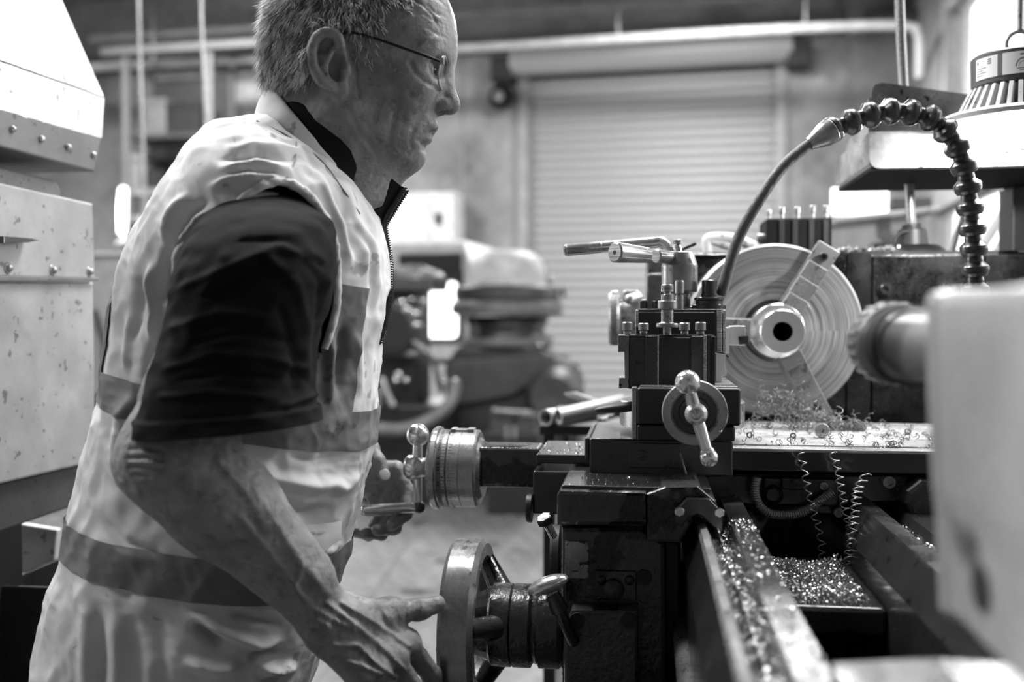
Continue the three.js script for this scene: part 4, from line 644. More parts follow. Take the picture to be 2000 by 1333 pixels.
// ---------------------------------------------------------------- coolant hose
{
  const D = 1.34, t = thing('coolant_hose', 'black jointed coolant hose arching over to a thin grey tube', 'hose', pd(1905, 640, 1.36));
  const p = (px, py, d = D) => pd(px, py, d);
  part('outlet_tube', tube([p(1409, 578, 1.36), p(1424, 520, 1.355), p(1447, 455, 1.35), p(1485, 388), p(1530, 325), p(1570, 290), p(1600, 268)], 0.0078, 60, 18), M.hose, t, 'thin grey tube');
  const path = [[1598, 270], [1630, 252], [1668, 236], [1710, 222], [1752, 217], [1795, 224], [1832, 240], [1858, 268], [1876, 300], [1886, 338], [1892, 378], [1896, 418], [1900, 458], [1903, 500], [1905, 540], [1905, 575]].map(([a, b], i) => p(a, b, lerp(1.34, 1.37, i / 15)));
  const cv = new THREE.CatmullRomCurve3(path), n = 15;
  part('nozzle_wrap', lat([[0.0085, 0], [0.0125, 0.012], [0.0155, 0.02], [0.0172, 0.026], [0.0178, 0.036], [0.0168, 0.0375], [0.014, 0.037]], p(1580, 282), p(1630, 252).sub(p(1580, 282)), 28, false), M.steelDull, t, 'taped grey joint');
  for (let i = 0; i < n; i++) {
    const a = cv.getPointAt((i + 0.1) / n), d = cv.getTangentAt((i + 0.5) / n), L = cv.getLength() / n * 1.08, s = i > 7 ? -1 : -1;
    part('hose_link', lat([[0.0085, 0], [0.0105, L * 0.04], [0.0112, L * 0.2], [0.0112, L * 0.3], [0.0165, L * 0.46], [0.0182, L * 0.52], [0.0182, L * 0.66], [0.0172, L * 0.82], [0.0145, L * 0.96], [0.0105, L * 0.97]].map(([r, h]) => [r, h]), a, d, 30), M.link, t);
  }
  const b = path[15]; part('base_nut', [lat([[0.010, 0], [0.0215, 0], [0.0215, 0.02], [0.018, 0.024], [0.014, 0.03], [0.0115, 0.034]], V(b.x, b.y - 0.026, b.z), Y1, 6)], M.link, t);
  part('riser', cyl(V(b.x, pz(1600, 880, -1.305).y + 0.003, b.z), V(b.x, b.y - 0.02, b.z), 0.009), M.steelDull, t);
  part('riser_foot', cyl(V(b.x, pz(1600, 880, -1.305).y + 0.0015, b.z), V(b.x, pz(1600, 880, -1.305).y + 0.016, b.z), 0.022), M.steelDark, t);
}
// ---------------------------------------------------------------- lamp tray and lamp
{
  const zn = -1.64, zf = -1.92, t = thing('lamp_tray', 'galvanised steel tray bracketed above the headstock under the lamp', 'tray', pz(1990, 560, -1.7));
  const L = pz(1698, 258, zn), B = pz(1698, 330, zn), R = pz(2120, 258, zn).x, yt = L.y, yb = B.y, rr = 0.018;
  const lip = new THREE.Shape(); lip.moveTo(L.x, yt); lip.lineTo(R, yt); lip.lineTo(R, yb); lip.lineTo(L.x + rr, yb); lip.quadraticCurveTo(L.x, yb, L.x, yb + rr); lip.lineTo(L.x, yt);
  const g = new THREE.ExtrudeGeometry(lip, { depth: 0.003, bevelEnabled: false, curveSegments: 10 }); g.translate(0, 0, zn);
  part('front_lip', g, M.galv, t); const g2 = g.clone(); g2.translate(0, 0, zf - zn);
  part('back_lip', g2, M.galv, t);
  part('side_lip', box(L.x, yb + rr * 0.4, zf, L.x + 0.003, yt, zn, 0), M.galv, t);
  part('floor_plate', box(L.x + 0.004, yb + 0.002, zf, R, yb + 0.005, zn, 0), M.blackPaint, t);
  part('under_shade_plate', box(L.x + 0.004, yb - 0.002, zf + 0.003, R, yb + 0.001, zn - 0.003, 0), M.matteBlack, t);  // matte black puts the shade beneath the tray into the colour
  const u0 = pz(1701, 163, zn - 0.05), u1 = pz(1960, 262, zn - 0.05), us = new THREE.Shape(), x0 = u0.x, x1 = R, y0 = yb + 0.006, y1 = u0.y, s = -0.03;
  us.moveTo(x0, y0); us.lineTo(x0, y1 - rr); us.quadraticCurveTo(x0, y1, x0 + rr, y1); us.lineTo(x1, y1 - 0.05); us.lineTo(x1, y0); us.lineTo(x0, y0);
  const ug = new THREE.ExtrudeGeometry(us, { depth: 0.003, bevelEnabled: false, curveSegments: 10 }); ug.translate(0, 0, zn - 0.05);
  part('upright_plate', ug, M.galvDark, t);
  part('side_flange', (() => { const gg = extr([[0, 0], [0.22, 0], [0.22, 0.006], [0, y1 - yt - 0.022]], 0.003, 0); gg.rotateY(Math.PI / 2); gg.translate(x0, yt - 0.001, zn - 0.05); return gg; })(), M.galv, t);
  const hp = pz(1978, 380, zf + 0.05), hr = pz(2100, 380, zf + 0.05).x; part('post', box(hp.x, pz(1700, 505, HZ).y - 0.05, zf - 0.02, hr, yb - 0.001, zf + 0.05, 0.003), M.blackPaint, t);
  const sc = (px, py) => pz(px, py, zn + 0.0035);
  // lamp: finned high bay fitting standing over the tray
  const lc0 = pd(1990, 243, 1.42), lamp = thing('work_lamp', 'round finned work lamp glowing above the steel tray', 'lamp', lc0.clone()), Rl = 0.105;
  part('reflector', lat([[Rl * 0.80, 0.006], [Rl * 0.82, 0.0], [Rl, 0.001], [Rl * 1.02, 0.007], [Rl * 0.97, 0.012], [Rl * 0.62, 0.016], [0, 0.016]], lc0, Y1, 72), M.pipe, lamp);
  part('diffuser', lat([[0, -0.002], [Rl * 0.5, 0.0], [Rl * 0.81, 0.004]], lc0, Y1, 64, false), glow(0.9, 2.2), lamp, 'glowing disc');
  for (let i = 0; i < 36; i++) { const a = i / 36 * Math.PI * 2, f = extr([[0.045, 0], [0.083, 0], [0.066, 0.034], [0.045, 0.034]], 0.006, 0.0008); f.rotateY(a); f.translate(lc0.x, lc0.y + 0.0155, lc0.z); part('fin', f, M.whitePaint, lamp); }
  part('fin_core', cyl(V(lc0.x, lc0.y + 0.015, lc0.z), V(lc0.x, lc0.y + 0.051, lc0.z), 0.052), M.pipe, lamp);
  const y7 = lc0.y + 0.050; const drv = part('driver_housing', lat([[0, 0], [0.060, 0], [0.063, 0.003], [0.064, 0.044], [0.061, 0.047], [0, 0.048]], V(lc0.x, y7, lc0.z), Y1, 56), M.darkPaint, lamp);
  // printed stickers
  const cv = document.createElement('canvas'); cv.width = 512; cv.height = 128; const c2 = cv.getContext('2d'); c2.fillStyle = '#e4e4e4'; c2.fillRect(0, 0, 512, 128); c2.fillStyle = '#3a3a3a'; c2.strokeStyle = '#3a3a3a';
  c2.fillRect(14, 16, 14, 20); c2.strokeRect(60, 20, 26, 30); c2.fillRect(120, 14, 30, 8); c2.fillRect(120, 26, 30, 8); c2.fillRect(120, 38, 30, 8); for (let i = 0; i < 4; i++) c2.fillRect(14, 60 + i * 14, i % 2 ? 60 : 90, 4);
  c2.fillStyle = '#5c5c5c'; c2.fillRect(196, 0, 36, 128); c2.lineWidth = 9; c2.strokeStyle = '#707070'; c2.beginPath(); c2.arc(370, 88, 46, Math.PI, 2 * Math.PI); c2.stroke(); c2.lineWidth = 4; c2.beginPath(); c2.arc(370, 88, 28, Math.PI, 2 * Math.PI); c2.stroke(); c2.fillStyle = '#707070'; c2.fillRect(350, 14, 40, 10); c2.fillRect(330, 96, 80, 6); c2.fillRect(345, 108, 50, 5);
  const tx = new THREE.CanvasTexture(cv); tx.colorSpace = THREE.SRGBColorSpace;
  const th = -1.35 - Math.PI, sg = new THREE.CylinderGeometry(0.0647, 0.0645, 0.030, 40, 1, true, th + Math.PI, 1.5); sg.userData.keepUV = true; const sn = sg.toNonIndexed(); sn.userData.keepUV = true; sn.translate(lc0.x, y7 + 0.024, lc0.z);
  part('sticker', sn, mat(0.8, 0.6, 0, { map: tx }), drv);
  part('hook', [torus(V(lc0.x, y7 + 0.064, lc0.z), Z1, 0.018, 0.003, 32, 10)], M.steel, lamp);
  part('stem', cyl(V(lc0.x, y7 + 0.083, lc0.z), V(lc0.x, 5.19, lc0.z), 0.004), M.steelDull, lamp);
  const l = new THREE.PointLight(0xffffff, 0.95); l.position.set(lc0.x, lc0.y - 0.016, lc0.z); l.shadow.radius = 0.5; l.castShadow = true; scene.add(l);
}
// ---------------------------------------------------------------- things seen under the tray
{
  const z = -3.0, t = thing('tilted_shelf', 'tilted shelf on a bracket arm seen under the lamp tray', 'shelf', pz(1760, 700, z).setY(0));
  part('board', (() => { const a = pz(1632, 430, z), b = pz(1838, 408, z); const g = box(0, -0.008, -0.3, a.distanceTo(b), 0.008, 0, 0.004); g.rotateZ(Math.atan2(b.y - a.y, b.x - a.x)); g.translate(a.x, a.y, z); return g; })(), M.greyPaint, t);
  part('screen', (() => { const a = pz(1630, 418, z), b = pz(1742, 382, z); return box(a.x, a.y, z - 0.06, b.x, b.y + 0.03, z - 0.04, 0.004); })(), glow(0.8, 2.2), t, 'bright white panel');
  part('box', blk(1742, 384, 1822, 410, z - 0.05, 0.1, 0.006), M.darkPaint, t);
  part('arm', [outline([[1716, 424], [1740, 424], [1744, 455], [1800, 490], [1800, 520], [1718, 462]], z - 0.05, 0.05, 0.004)], M.greyPaint, t);
  part('stand', box(pz(1720, 500, z).x, 0, z - 0.16, pz(1748, 500, z).x, pz(1720, 470, z).y, z - 0.1, 0.006), M.midPaint, t);
}
{ const z = -2.9, a = pz(1870, 400, z), b = pz(1858, 520, z); single('hack_saw_blade', 'thin dark toothed blade leaning beneath the lamp tray', 'blade', [tube([pz(1882, 410, z), mid(pz(1882, 410, z), pz(1856, 520, z)), pz(1850, 540, z), V(pz(1850, 540, z).x - 0.1, 0.6, z), V(pz(1850, 540, z).x - 0.15, 0, z)], 0.008, 30, 6)], M.rubber); }
{ // stair outside the low window's view: two pale slanting rails inside the room
  const z = -5.2; for (const [k, x0, x1] of [[0, 1895, 1975], [1, 1930, 2010]]) { const a = pz(x0, 520, z), b = pz(x1, 390, z), d = b.clone().sub(a).normalize(); single('stair_rail', k ? 'pale slanting stair rail nearer the dark post' : 'pale slanting stair rail in front of the low window', 'rail', [cyl(a.clone().addScaledVector(d, -1.1), b.clone().addScaledVector(d, 0.6), 0.03)], M.whitePaint); }
}
// ================================================================ the man at the lathe
const RH = V(Math.cos(YAW), 0, -Math.sin(YAW)), TH = V(Math.sin(YAW), 0, Math.cos(YAW)), MD = 1.2, MS = FOCAL / MD;
const HO = pd(700, 120, MD);                                                  // head origin: a to the front, b up, c to his right
const toW = (a, b, c) => V(HO.x + a * RH.x + c * TH.x, HO.y + b, HO.z + a * RH.z + c * TH.z);
const toL = (p) => { const q = p.clone().sub(HO); return [q.dot(RH), q.y, q.dot(TH)]; };
const hA = (px) => (px - 700) / MS, hB = (py) => (120 - py) / MS;
const H3 = (px, py, c = 0) => [hA(px), hB(py), c];
const onM = (px, py, c = 0) => toW(hA(px), hB(py), c);
const smin = (a, b, k) => { const h = Math.max(k - Math.abs(a - b), 0) / k; return Math.min(a, b) - h * h * k * 0.25; };
const smax = (a, b, k) => -smin(-a, -b, k);
const ell = (x, y, z, c, r) => { const u = (x - c[0]) / r[0], v = (y - c[1]) / r[1], w = (z - c[2]) / r[2], k0 = Math.sqrt(u * u + v * v + w * w), a = u / r[0], b = v / r[1], d = w / r[2], k1 = Math.sqrt(a * a + b * b + d * d); return k1 < 1e-9 ? -Math.min(...r) : k0 * (k0 - 1) / k1; };
const cap = (x, y, z, a, b, r0, r1) => { const dx = b[0] - a[0], dy = b[1] - a[1], dz = b[2] - a[2], t = clamp(((x - a[0]) * dx + (y - a[1]) * dy + (z - a[2]) * dz) / (dx * dx + dy * dy + dz * dz)); const u = x - a[0] - t * dx, v = y - a[1] - t * dy, w = z - a[2] - t * dz; return Math.sqrt(u * u + v * v + w * w) - (r0 + (r1 - r0) * t); };
// surface nets over a sparse grid
function net(f, lo, hi, h) {
  const N = [0, 1, 2].map((k) => Math.ceil((hi[k] - lo[k]) / h / 4) * 4 + 1), [nx, ny, nz] = N, F = new Float32Array(nx * ny * nz), B = 4;
  const id = (i, j, k) => (k * ny + j) * nx + i, near = h * B * 1.1;
  for (let k = 0; k < nz - 1; k += B) for (let j = 0; j < ny - 1; j += B) for (let i = 0; i < nx - 1; i += B) {
    const m = f(lo[0] + (i + 2) * h, lo[1] + (j + 2) * h, lo[2] + (k + 2) * h), far = Math.abs(m) > near * 1.15;
    for (let c = 0; c <= B; c++) for (let b = 0; b <= B; b++) for (let a = 0; a <= B; a++) {
      if (i + a >= nx || j + b >= ny || k + c >= nz) continue; const q = id(i + a, j + b, k + c);
      if (far) { if (F[q] === 0) F[q] = m; } else if (a < B && b < B && c < B || F[q] === 0 || true) F[q] = f(lo[0] + (i + a) * h, lo[1] + (j + b) * h, lo[2] + (k + c) * h);
    }
  }
  const vi = new Int32Array(nx * ny * nz).fill(-1), P = [], I = [];
  for (let k = 0; k < nz - 1; k++) for (let j = 0; j < ny - 1; j++) for (let i = 0; i < nx - 1; i++) {
    let n = 0, sx = 0, sy = 0, sz = 0; const v = []; for (let q = 0; q < 8; q++) v.push(F[id(i + (q & 1), j + (q >> 1 & 1), k + (q >> 2))]);
    let neg = 0; for (const q of v) if (q < 0) neg++; if (neg === 0 || neg === 8) continue;
    for (let a = 0; a < 8; a++) for (const m of [1, 2, 4]) { const b = a | m; if (b === a) continue; if ((v[a] < 0) !== (v[b] < 0)) { const t = v[a] / (v[a] - v[b]); sx += (a & 1) + (m === 1 ? t : 0); sy += (a >> 1 & 1) + (m === 2 ? t : 0); sz += (a >> 2) + (m === 4 ? t : 0); n++; } }
    vi[id(i, j, k)] = P.length / 3; P.push(lo[0] + (i + sx / n) * h, lo[1] + (j + sy / n) * h, lo[2] + (k + sz / n) * h);
  }
  const quad = (a, b, c, d, flip) => { if (a < 0 || b < 0 || c < 0 || d < 0) return; flip ? I.push(a, c, b, a, d, c) : I.push(a, b, c, a, c, d); };
  for (let k = 1; k < nz - 1; k++) for (let j = 1; j < ny - 1; j++) for (let i = 1; i < nx - 1; i++) {
    const s = F[id(i, j, k)] < 0;
    if (s !== F[id(i + 1, j, k)] < 0) quad(vi[id(i, j - 1, k - 1)], vi[id(i, j, k - 1)], vi[id(i, j, k)], vi[id(i, j - 1, k)], !s);
    if (s !== F[id(i, j + 1, k)] < 0) quad(vi[id(i - 1, j, k - 1)], vi[id(i - 1, j, k)], vi[id(i, j, k)], vi[id(i, j, k - 1)], !s);
    if (s !== F[id(i, j, k + 1)] < 0) quad(vi[id(i - 1, j - 1, k)], vi[id(i, j - 1, k)], vi[id(i, j, k)], vi[id(i - 1, j, k)], !s);
  }
  const W = new Float32Array(P.length); for (let i = 0; i < P.length; i += 3) { const p = toW(P[i], P[i + 1], P[i + 2]); W[i] = p.x; W[i + 1] = p.y; W[i + 2] = p.z; }
  const g = new THREE.BufferGeometry(); g.setAttribute('position', new THREE.BufferAttribute(W, 3)); g.setIndex(I); g.computeVertexNormals(); return g;
}
// creases and ridges: polylines over the surface, [points, width, height]
function segDist(x, y, pts, ends) { let m = 1e9, s = 0; const n = pts.length - 1; for (let i = 0; i < n; i++) { const [a, b] = pts[i], [c, d] = pts[i + 1], dx = c - a, dy = d - b, t = clamp(((x - a) * dx + (y - b) * dy) / (dx * dx + dy * dy)); const u = x - a - t * dx, v = y - b - t * dy, q = u * u + v * v; if (q < m) { m = q; s = (i + t) / n; } } ends[0] = smooth(0, 0.3, s) * smooth(1, 0.7, s); return Math.sqrt(m); }
function strokes(list, taper = false) {
  const ends = [1], L = list.map(([pts, w, amp]) => { const xs = pts.map((p) => p[0]), ys = pts.map((p) => p[1]); return { pts, w, amp, x0: Math.min(...xs) - 3 * w, x1: Math.max(...xs) + 3 * w, y0: Math.min(...ys) - 3 * w, y1: Math.max(...ys) + 3 * w }; });
  return (x, y) => { let s = 0; for (const q of L) { if (x < q.x0 || x > q.x1 || y < q.y0 || y > q.y1) continue; const d = segDist(x, y, q.pts, ends) / q.w; s += q.amp * Math.exp(-d * d) * (taper ? ends[0] : 1); } return s; };
}
// ---------------------------------------------------------------- head
const faceMarks = strokes([
  [[[812, 30], [835, 42], [852, 58], [858, 72]], 3, -0.0011], [[[820, 62], [838, 58], [850, 66], [866, 68]], 2.6, -0.001], [[[842, 40], [856, 52], [872, 52]], 2.6, -0.0009], [[[843, 84], [858, 92], [875, 92]], 2.6, -0.0009], [[[848, 8], [862, 22], [874, 30]], 3, -0.0008], [[[786, 10], [794, 30], [797, 48]], 4, -0.0012],
  [[[852, 212], [838, 228], [822, 246], [812, 262]], 5, -0.0014], [[[812, 262], [806, 280], [808, 296]], 5, -0.0010], [[[812, 150], [822, 170], [840, 182], [856, 186]], 5, -0.0016], [[[800, 142], [786, 136], [772, 134]], 2.4, -0.0007], [[[800, 150], [784, 150], [770, 154]], 2.4, -0.0007], [[[802, 158], [788, 164], [778, 172]], 2.4, -0.0007],
  [[[790, 200], [780, 240], [770, 280], [768, 310]], 6, -0.0014], [[[760, 210], [742, 250], [735, 290]], 6, -0.0012], [[[712, 130], [714, 180], [718, 215]], 3, -0.0012], [[[730, 260], [745, 285], [768, 305]], 5, -0.0012], [[[800, 205], [815, 225], [806, 250]], 9, 0.0012], [[[770, 300], [790, 312], [805, 318]], 5, 0.0012], [[[700, 240], [716, 275], [740, 305]], 6, -0.0012], [[[668, 225], [690, 265], [715, 300]], 8, -0.001],
  [[[820, 283], [832, 285]], 4, -0.0012], [[[858, 100], [842, 108], [830, 118]], 5, 0.0012]]);
const fineLine = (l) => new THREE.CatmullRomCurve3(l.map((p) => V(...p))).getPoints(22).map((p) => [p.x, p.y, p.z]);
const earRing = fineLine([[690, 128], [684, 112], [668, 104], [650, 112], [639, 132], [638, 155], [645, 178], [658, 196], [674, 206]].map(([a, b], i) => H3(a, b, 0.087 + 0.004 * Math.sin(i / 8 * 3.14))));
const antiHelix = [[676, 132], [666, 148], [660, 168], [664, 186], [676, 196]].map(([a, b]) => H3(a, b, 0.0855));
const P_ = (px, py, c) => H3(px, py, c);
function headField(x, y, z0) {
  const z = Math.abs(z0);
  let d = ell(x, y, z, P_(699, 86, 0), [0.1065, 0.096, 0.076]);
  d = smin(d, ell(x, y, z, P_(806, 72, 0), [0.043, 0.068, 0.056]), 0.05);
  d = smin(d, ell(x, y, z, P_(770, 184, 0), [0.052, 0.068, 0.055]), 0.035);
  d = smin(d, cap(x, y, z, P_(700, 232, 0.046), P_(790, 292, 0.014), 0.020, 0.0135), 0.028);
  d = smin(d, ell(x, y, z, P_(745, 262, 0), [0.048, 0.036, 0.045]), 0.03);
  d = smin(d, ell(x, y, z, P_(807, 302, 0), [0.0125, 0.0140, 0.018]), 0.012);
  d = smin(d, ell(x, y, z, P_(792, 184, 0.042), [0.03, 0.02, 0.017]), 0.022);
  d = smin(d, cap(x, y, z, P_(858, 106, 0.008), P_(836, 108, 0.044), 0.0115, 0.011), 0.018);
  d = smin(d, ell(x, y, z, P_(812, 247, 0), [0.019, 0.024, 0.025]), 0.012);               // muzzle
  // eye socket and eye
  d = smax(d, -ell(x, y, z, P_(850, 146, 0.033), [0.0165, 0.0115, 0.0145]), 0.012);
  d = Math.min(d, ell(x, y, z, P_(831, 149, 0.032), [0.0118, 0.0118, 0.0125]));
  d = smin(d, cap(x, y, z, P_(846, 139, 0.026), P_(832, 141, 0.043), 0.0048, 0.004), 0.006);
  d = smin(d, cap(x, y, z, P_(844, 160, 0.026), P_(829, 158, 0.043), 0.0042, 0.0036), 0.007);
  // nose
  d = smin(d, cap(x, y, z, P_(866, 138, 0), P_(880, 200, 0), 0.0075, 0.0098), 0.013);
  d = smin(d, ell(x, y, z, P_(877, 205, 0), [0.0122, 0.0112, 0.0115]), 0.008);
  d = smin(d, ell(x, y, z, P_(861, 209, 0.011), [0.0115, 0.0085, 0.0075]), 0.006);
  d = smax(d, -ell(x, y, z, P_(866, 222, 0.0075), [0.008, 0.005, 0.0038]), 0.004);
  // mouth
  d = smin(d, ell(x, y, z, P_(838, 248, 0), [0.0105, 0.0078, 0.021]), 0.006);
  d = smax(d, -cap(x, y, z, P_(868, 261, 0), P_(814, 264, 0.023), 0.0056, 0.0008), 0.004);
  d = smin(d, ell(x, y, z, P_(829.5, 275, 0), [0.0082, 0.0066, 0.0185]), 0.004)
  d = smax(d, -cap(x, y, z, P_(846, 290, 0), P_(828, 290, 0.016), 0.0075, 0.005), 0.008);
  // neck
  d = smin(d, cap(x, y, z, P_(664, 215, 0), P_(618, 400, 0), 0.059, 0.063), 0.04);
  d = smin(d, cap(x, y, z, P_(640, 150, 0.0), P_(590, 330, 0), 0.055, 0.06), 0.04);
  d = smin(d, cap(x, y, z, P_(672, 235, 0.05), P_(715, 372, 0.012), 0.014, 0.011), 0.03);
  d = smin(d, cap(x, y, z, P_(770, 318, 0), P_(716, 372, 0), 0.016, 0.03), 0.035);
  // ear
  let e = ell(x, y, z, P_(668, 154, 0.079), [0.020, 0.033, 0.009]);
  e = smin(e, ell(x, y, z, P_(686, 200, 0.081), [0.0095, 0.0125, 0.0062]), 0.008);
  e = smax(e, -ell(x, y, z, P_(678, 164, 0.0905), [0.0125, 0.0195, 0.0145]), 0.004);
  e = smax(e, -ell(x, y, z, P_(670, 128, 0.0915), [0.0085, 0.0095, 0.0085]), 0.005);
  for (let i = 0; i + 1 < earRing.length; i++) e = smin(e, cap(x, y, z, earRing[i], earRing[i + 1], 0.0048, 0.0048), 0.004);
  for (let i = 0; i + 1 < antiHelix.length; i++) e = smin(e, cap(x, y, z, antiHelix[i], antiHelix[i + 1], 0.0036, 0.0036), 0.004);
  e = smin(e, ell(x, y, z, P_(697, 170, 0.078), [0.006, 0.0095, 0.008]), 0.006);
  d = smin(d, e, 0.007);
  if (Math.abs(d) < 0.012) { d -= faceMarks(700 + x * MS, 120 - y * MS) * smooth(0.002, 0.02, z); d -= 0.0003 * noise3(x * 220, y * 220, z0 * 220) + 0.0006 * fbm3(x * 60, y * 60, z * 60, 3); }
  return d;
}
const headGeo = net(headField, [-0.13, -0.185, -0.108], [0.132, 0.135, 0.108], 0.00165);
// ---------------------------------------------------------------- arms and hands
const J = (px, py, d) => toL(pd(px, py, d));
const armMarks = strokes([
  [[[500, 960], [545, 1030], [590, 1100], [640, 1160]], 10, 0.0022], [[[470, 1010], [540, 1100], [610, 1190], [690, 1230]], 6, 0.0016], [[[590, 1110], [575, 1150], [600, 1200], [640, 1225]], 6, 0.002], [[[640, 1180], [700, 1225], [760, 1275], [790, 1310]], 5, 0.0024], [[[670, 1180], [730, 1215], [800, 1262]], 5, 0.0022], [[[650, 1262], [700, 1262], [740, 1300], [775, 1325]], 5, 0.0026], [[[655, 1290], [705, 1300], [745, 1318]], 5, 0.0022],
  [[[256, 880], [285, 876], [320, 884]], 5, -0.0022], [[[254, 896], [285, 894], [322, 900]], 5, -0.0022], [[[256, 912], [285, 912], [318, 916]], 5, -0.002], [[[262, 928], [290, 930]], 5, -0.0018], [[[258, 888], [300, 886]], 5, 0.0016], [[[256, 904], [300, 904]], 5, 0.0016],
  [[[790, 1205], [796, 1180]], 3, -0.0012], [[[808, 1208], [812, 1178]], 3, -0.0013], [[[816, 1206], [820, 1178]], 3, -0.0012], [[[740, 1195], [752, 1225], [770, 1245]], 7, -0.0018],
  [[[430, 900], [480, 960], [520, 1030]], 12, 0.002], [[[330, 960], [420, 1050], [520, 1150]], 14, -0.0016]]);
const RA = { sh: J(505, 480, 1.04), el: J(338, 893, 0.985), fm: J(430, 985, 0.995), wr: J(632, 1196, 1.055), eb: J(284, 903, 0.985) };
const fingersR = [
  [J(796, 1258, 1.10), J(843, 1320, 1.125), J(856, 1372, 1.145), J(850, 1408, 1.16), 0.0112],
  [J(768, 1286, 1.075), J(818, 1362, 1.10), J(836, 1415, 1.13), J(828, 1448, 1.15), 0.0112],
  [J(735, 1308, 1.055), J(778, 1392, 1.075), J(800, 1440, 1.105), J(796, 1468, 1.125), 0.0105],
  [J(702, 1322, 1.04), J(732, 1402, 1.05), J(752, 1440, 1.075), J(752, 1462, 1.095), 0.0092]];
const thumbR = [J(690, 1206, 1.06), J(762, 1194, 1.095), J(820, 1191, 1.115), J(853, 1180, 1.125)];
function rightArm(x, y, z) {
  let d = cap(x, y, z, RA.sh, RA.el, 0.056, 0.044);
  d = smin(d, cap(x, y, z, RA.el, RA.fm, 0.0455, 0.0465), 0.04);
  d = smin(d, cap(x, y, z, RA.fm, RA.wr, 0.0455, 0.0290), 0.03);
  d = smin(d, cap(x, y, z, RA.eb, J(330, 925, 0.985), 0.0185, 0.026), 0.03);
  d = smin(d, cap(x, y, z, J(470, 975, 0.99), J(600, 1120, 1.03), 0.026, 0.022), 0.03);
  d = smin(d, ell(x, y, z, J(622, 1225, 1.035), [0.017, 0.017, 0.015]), 0.02);           // wrist bone
  for (const [i, f] of fingersR.entries()) {
    const base = [RA.wr[0] * 0.8 + f[0][0] * 0.2, RA.wr[1] * 0.8 + f[0][1] * 0.2 - i * 0.004, RA.wr[2] * 0.8 + f[0][2] * 0.2];
    d = smin(d, cap(x, y, z, base, f[0], 0.0205, 0.0145), 0.018);
  }
  d = smin(d, cap(x, y, z, thumbR[0], thumbR[1], 0.0185, 0.0135), 0.02);
  let t = cap(x, y, z, thumbR[1], thumbR[2], 0.0125, 0.0118); t = smin(t, cap(x, y, z, thumbR[2], thumbR[3], 0.0122, 0.0096), 0.006);
  d = smin(d, t, 0.012);
  for (const f of fingersR) { let q = cap(x, y, z, f[0], f[1], f[4] * 1.12, f[4]); q = smin(q, cap(x, y, z, f[1], f[2], f[4] * 1.02, f[4] * 0.9), 0.005); q = smin(q, cap(x, y, z, f[2], f[3], f[4] * 0.92, f[4] * 0.74), 0.005); q = smin(q, ell(x, y, z, f[0], [f[4] * 1.25, f[4] * 1.25, f[4] * 1.25]), 0.006); d = smin(d, q, 0.006); }
  if (Math.abs(d) < 0.014) { const p = toW(x, y, z), [u, v] = measure(p); d -= armMarks(u, v) * 1.25; d -= 0.0011 * fbm3(x * 90, y * 90, z * 90, 3) + 0.0006 * noise3(x * 260, y * 260, z * 260); }
  return d;
}
const boundsOf = (pts, pad) => [[0, 1, 2].map((k) => Math.min(...pts.map((p) => p[k])) - pad), [0, 1, 2].map((k) => Math.max(...pts.map((p) => p[k])) + pad)];
const foreBox = boundsOf([J(360, 770, 0.98), RA.eb, RA.wr, J(360, 820, 1.0), J(560, 900, 0.95)], 0.07);
const rightGeo = net(rightArm, ...boundsOf([RA.el, RA.eb, RA.fm, RA.wr, J(330, 720, 1.0), ...fingersR.flatMap((f) => f.slice(0, 4)), ...thumbR], 0.062), 0.0023);
const fingersL = [
  [J(772, 918, 1.455), J(797, 962, 1.45), J(792, 1006, 1.43), J(766, 1026, 1.405), 0.0105],
  [J(758, 938, 1.465), J(788, 990, 1.46), J(770, 1032, 1.43), J(736, 1036, 1.395), 0.0108],
  [J(742, 950, 1.47), J(765, 1005, 1.465), J(745, 1044, 1.43), J(712, 1042, 1.40), 0.0100],
  [J(726, 958, 1.47), J(740, 1010, 1.465), J(720, 1046, 1.43), J(694, 1040, 1.405), 0.009]];
const thumbL = [J(696, 890, 1.45), J(722, 876, 1.42), J(737, 902, 1.405), J(751, 928, 1.40)];
function leftArm(x, y, z) {
  const wr = J(690, 925, 1.455);
  let d = cap(x, y, z, J(560, 860, 1.40), wr, 0.043, 0.03);
  for (const f of fingersL) { d = smin(d, cap(x, y, z, wr, f[0], 0.019, 0.0135), 0.014); }
  d = smin(d, cap(x, y, z, wr, thumbL[1], 0.017, 0.0125), 0.014);
  let t = cap(x, y, z, thumbL[1], thumbL[2], 0.0118, 0.0108); t = smin(t, cap(x, y, z, thumbL[2], thumbL[3], 0.0112, 0.0086), 0.005); d = smin(d, t, 0.008);
  for (const f of fingersL) { let q = cap(x, y, z, f[0], f[1], f[4] * 1.1, f[4]); q = smin(q, cap(x, y, z, f[1], f[2], f[4], f[4] * 0.9), 0.004); q = smin(q, cap(x, y, z, f[2], f[3], f[4] * 0.92, f[4] * 0.76), 0.004); d = smin(d, q, 0.004); }
  if (Math.abs(d) < 0.012) d -= 0.0007 * noise3(x * 200, y * 200, z * 200);
  return d;
}
const leftGeo = net(leftArm, ...boundsOf([J(600, 860, 1.40), ...fingersL.flatMap((f) => f.slice(0, 4)), ...thumbL], 0.05), 0.0023);
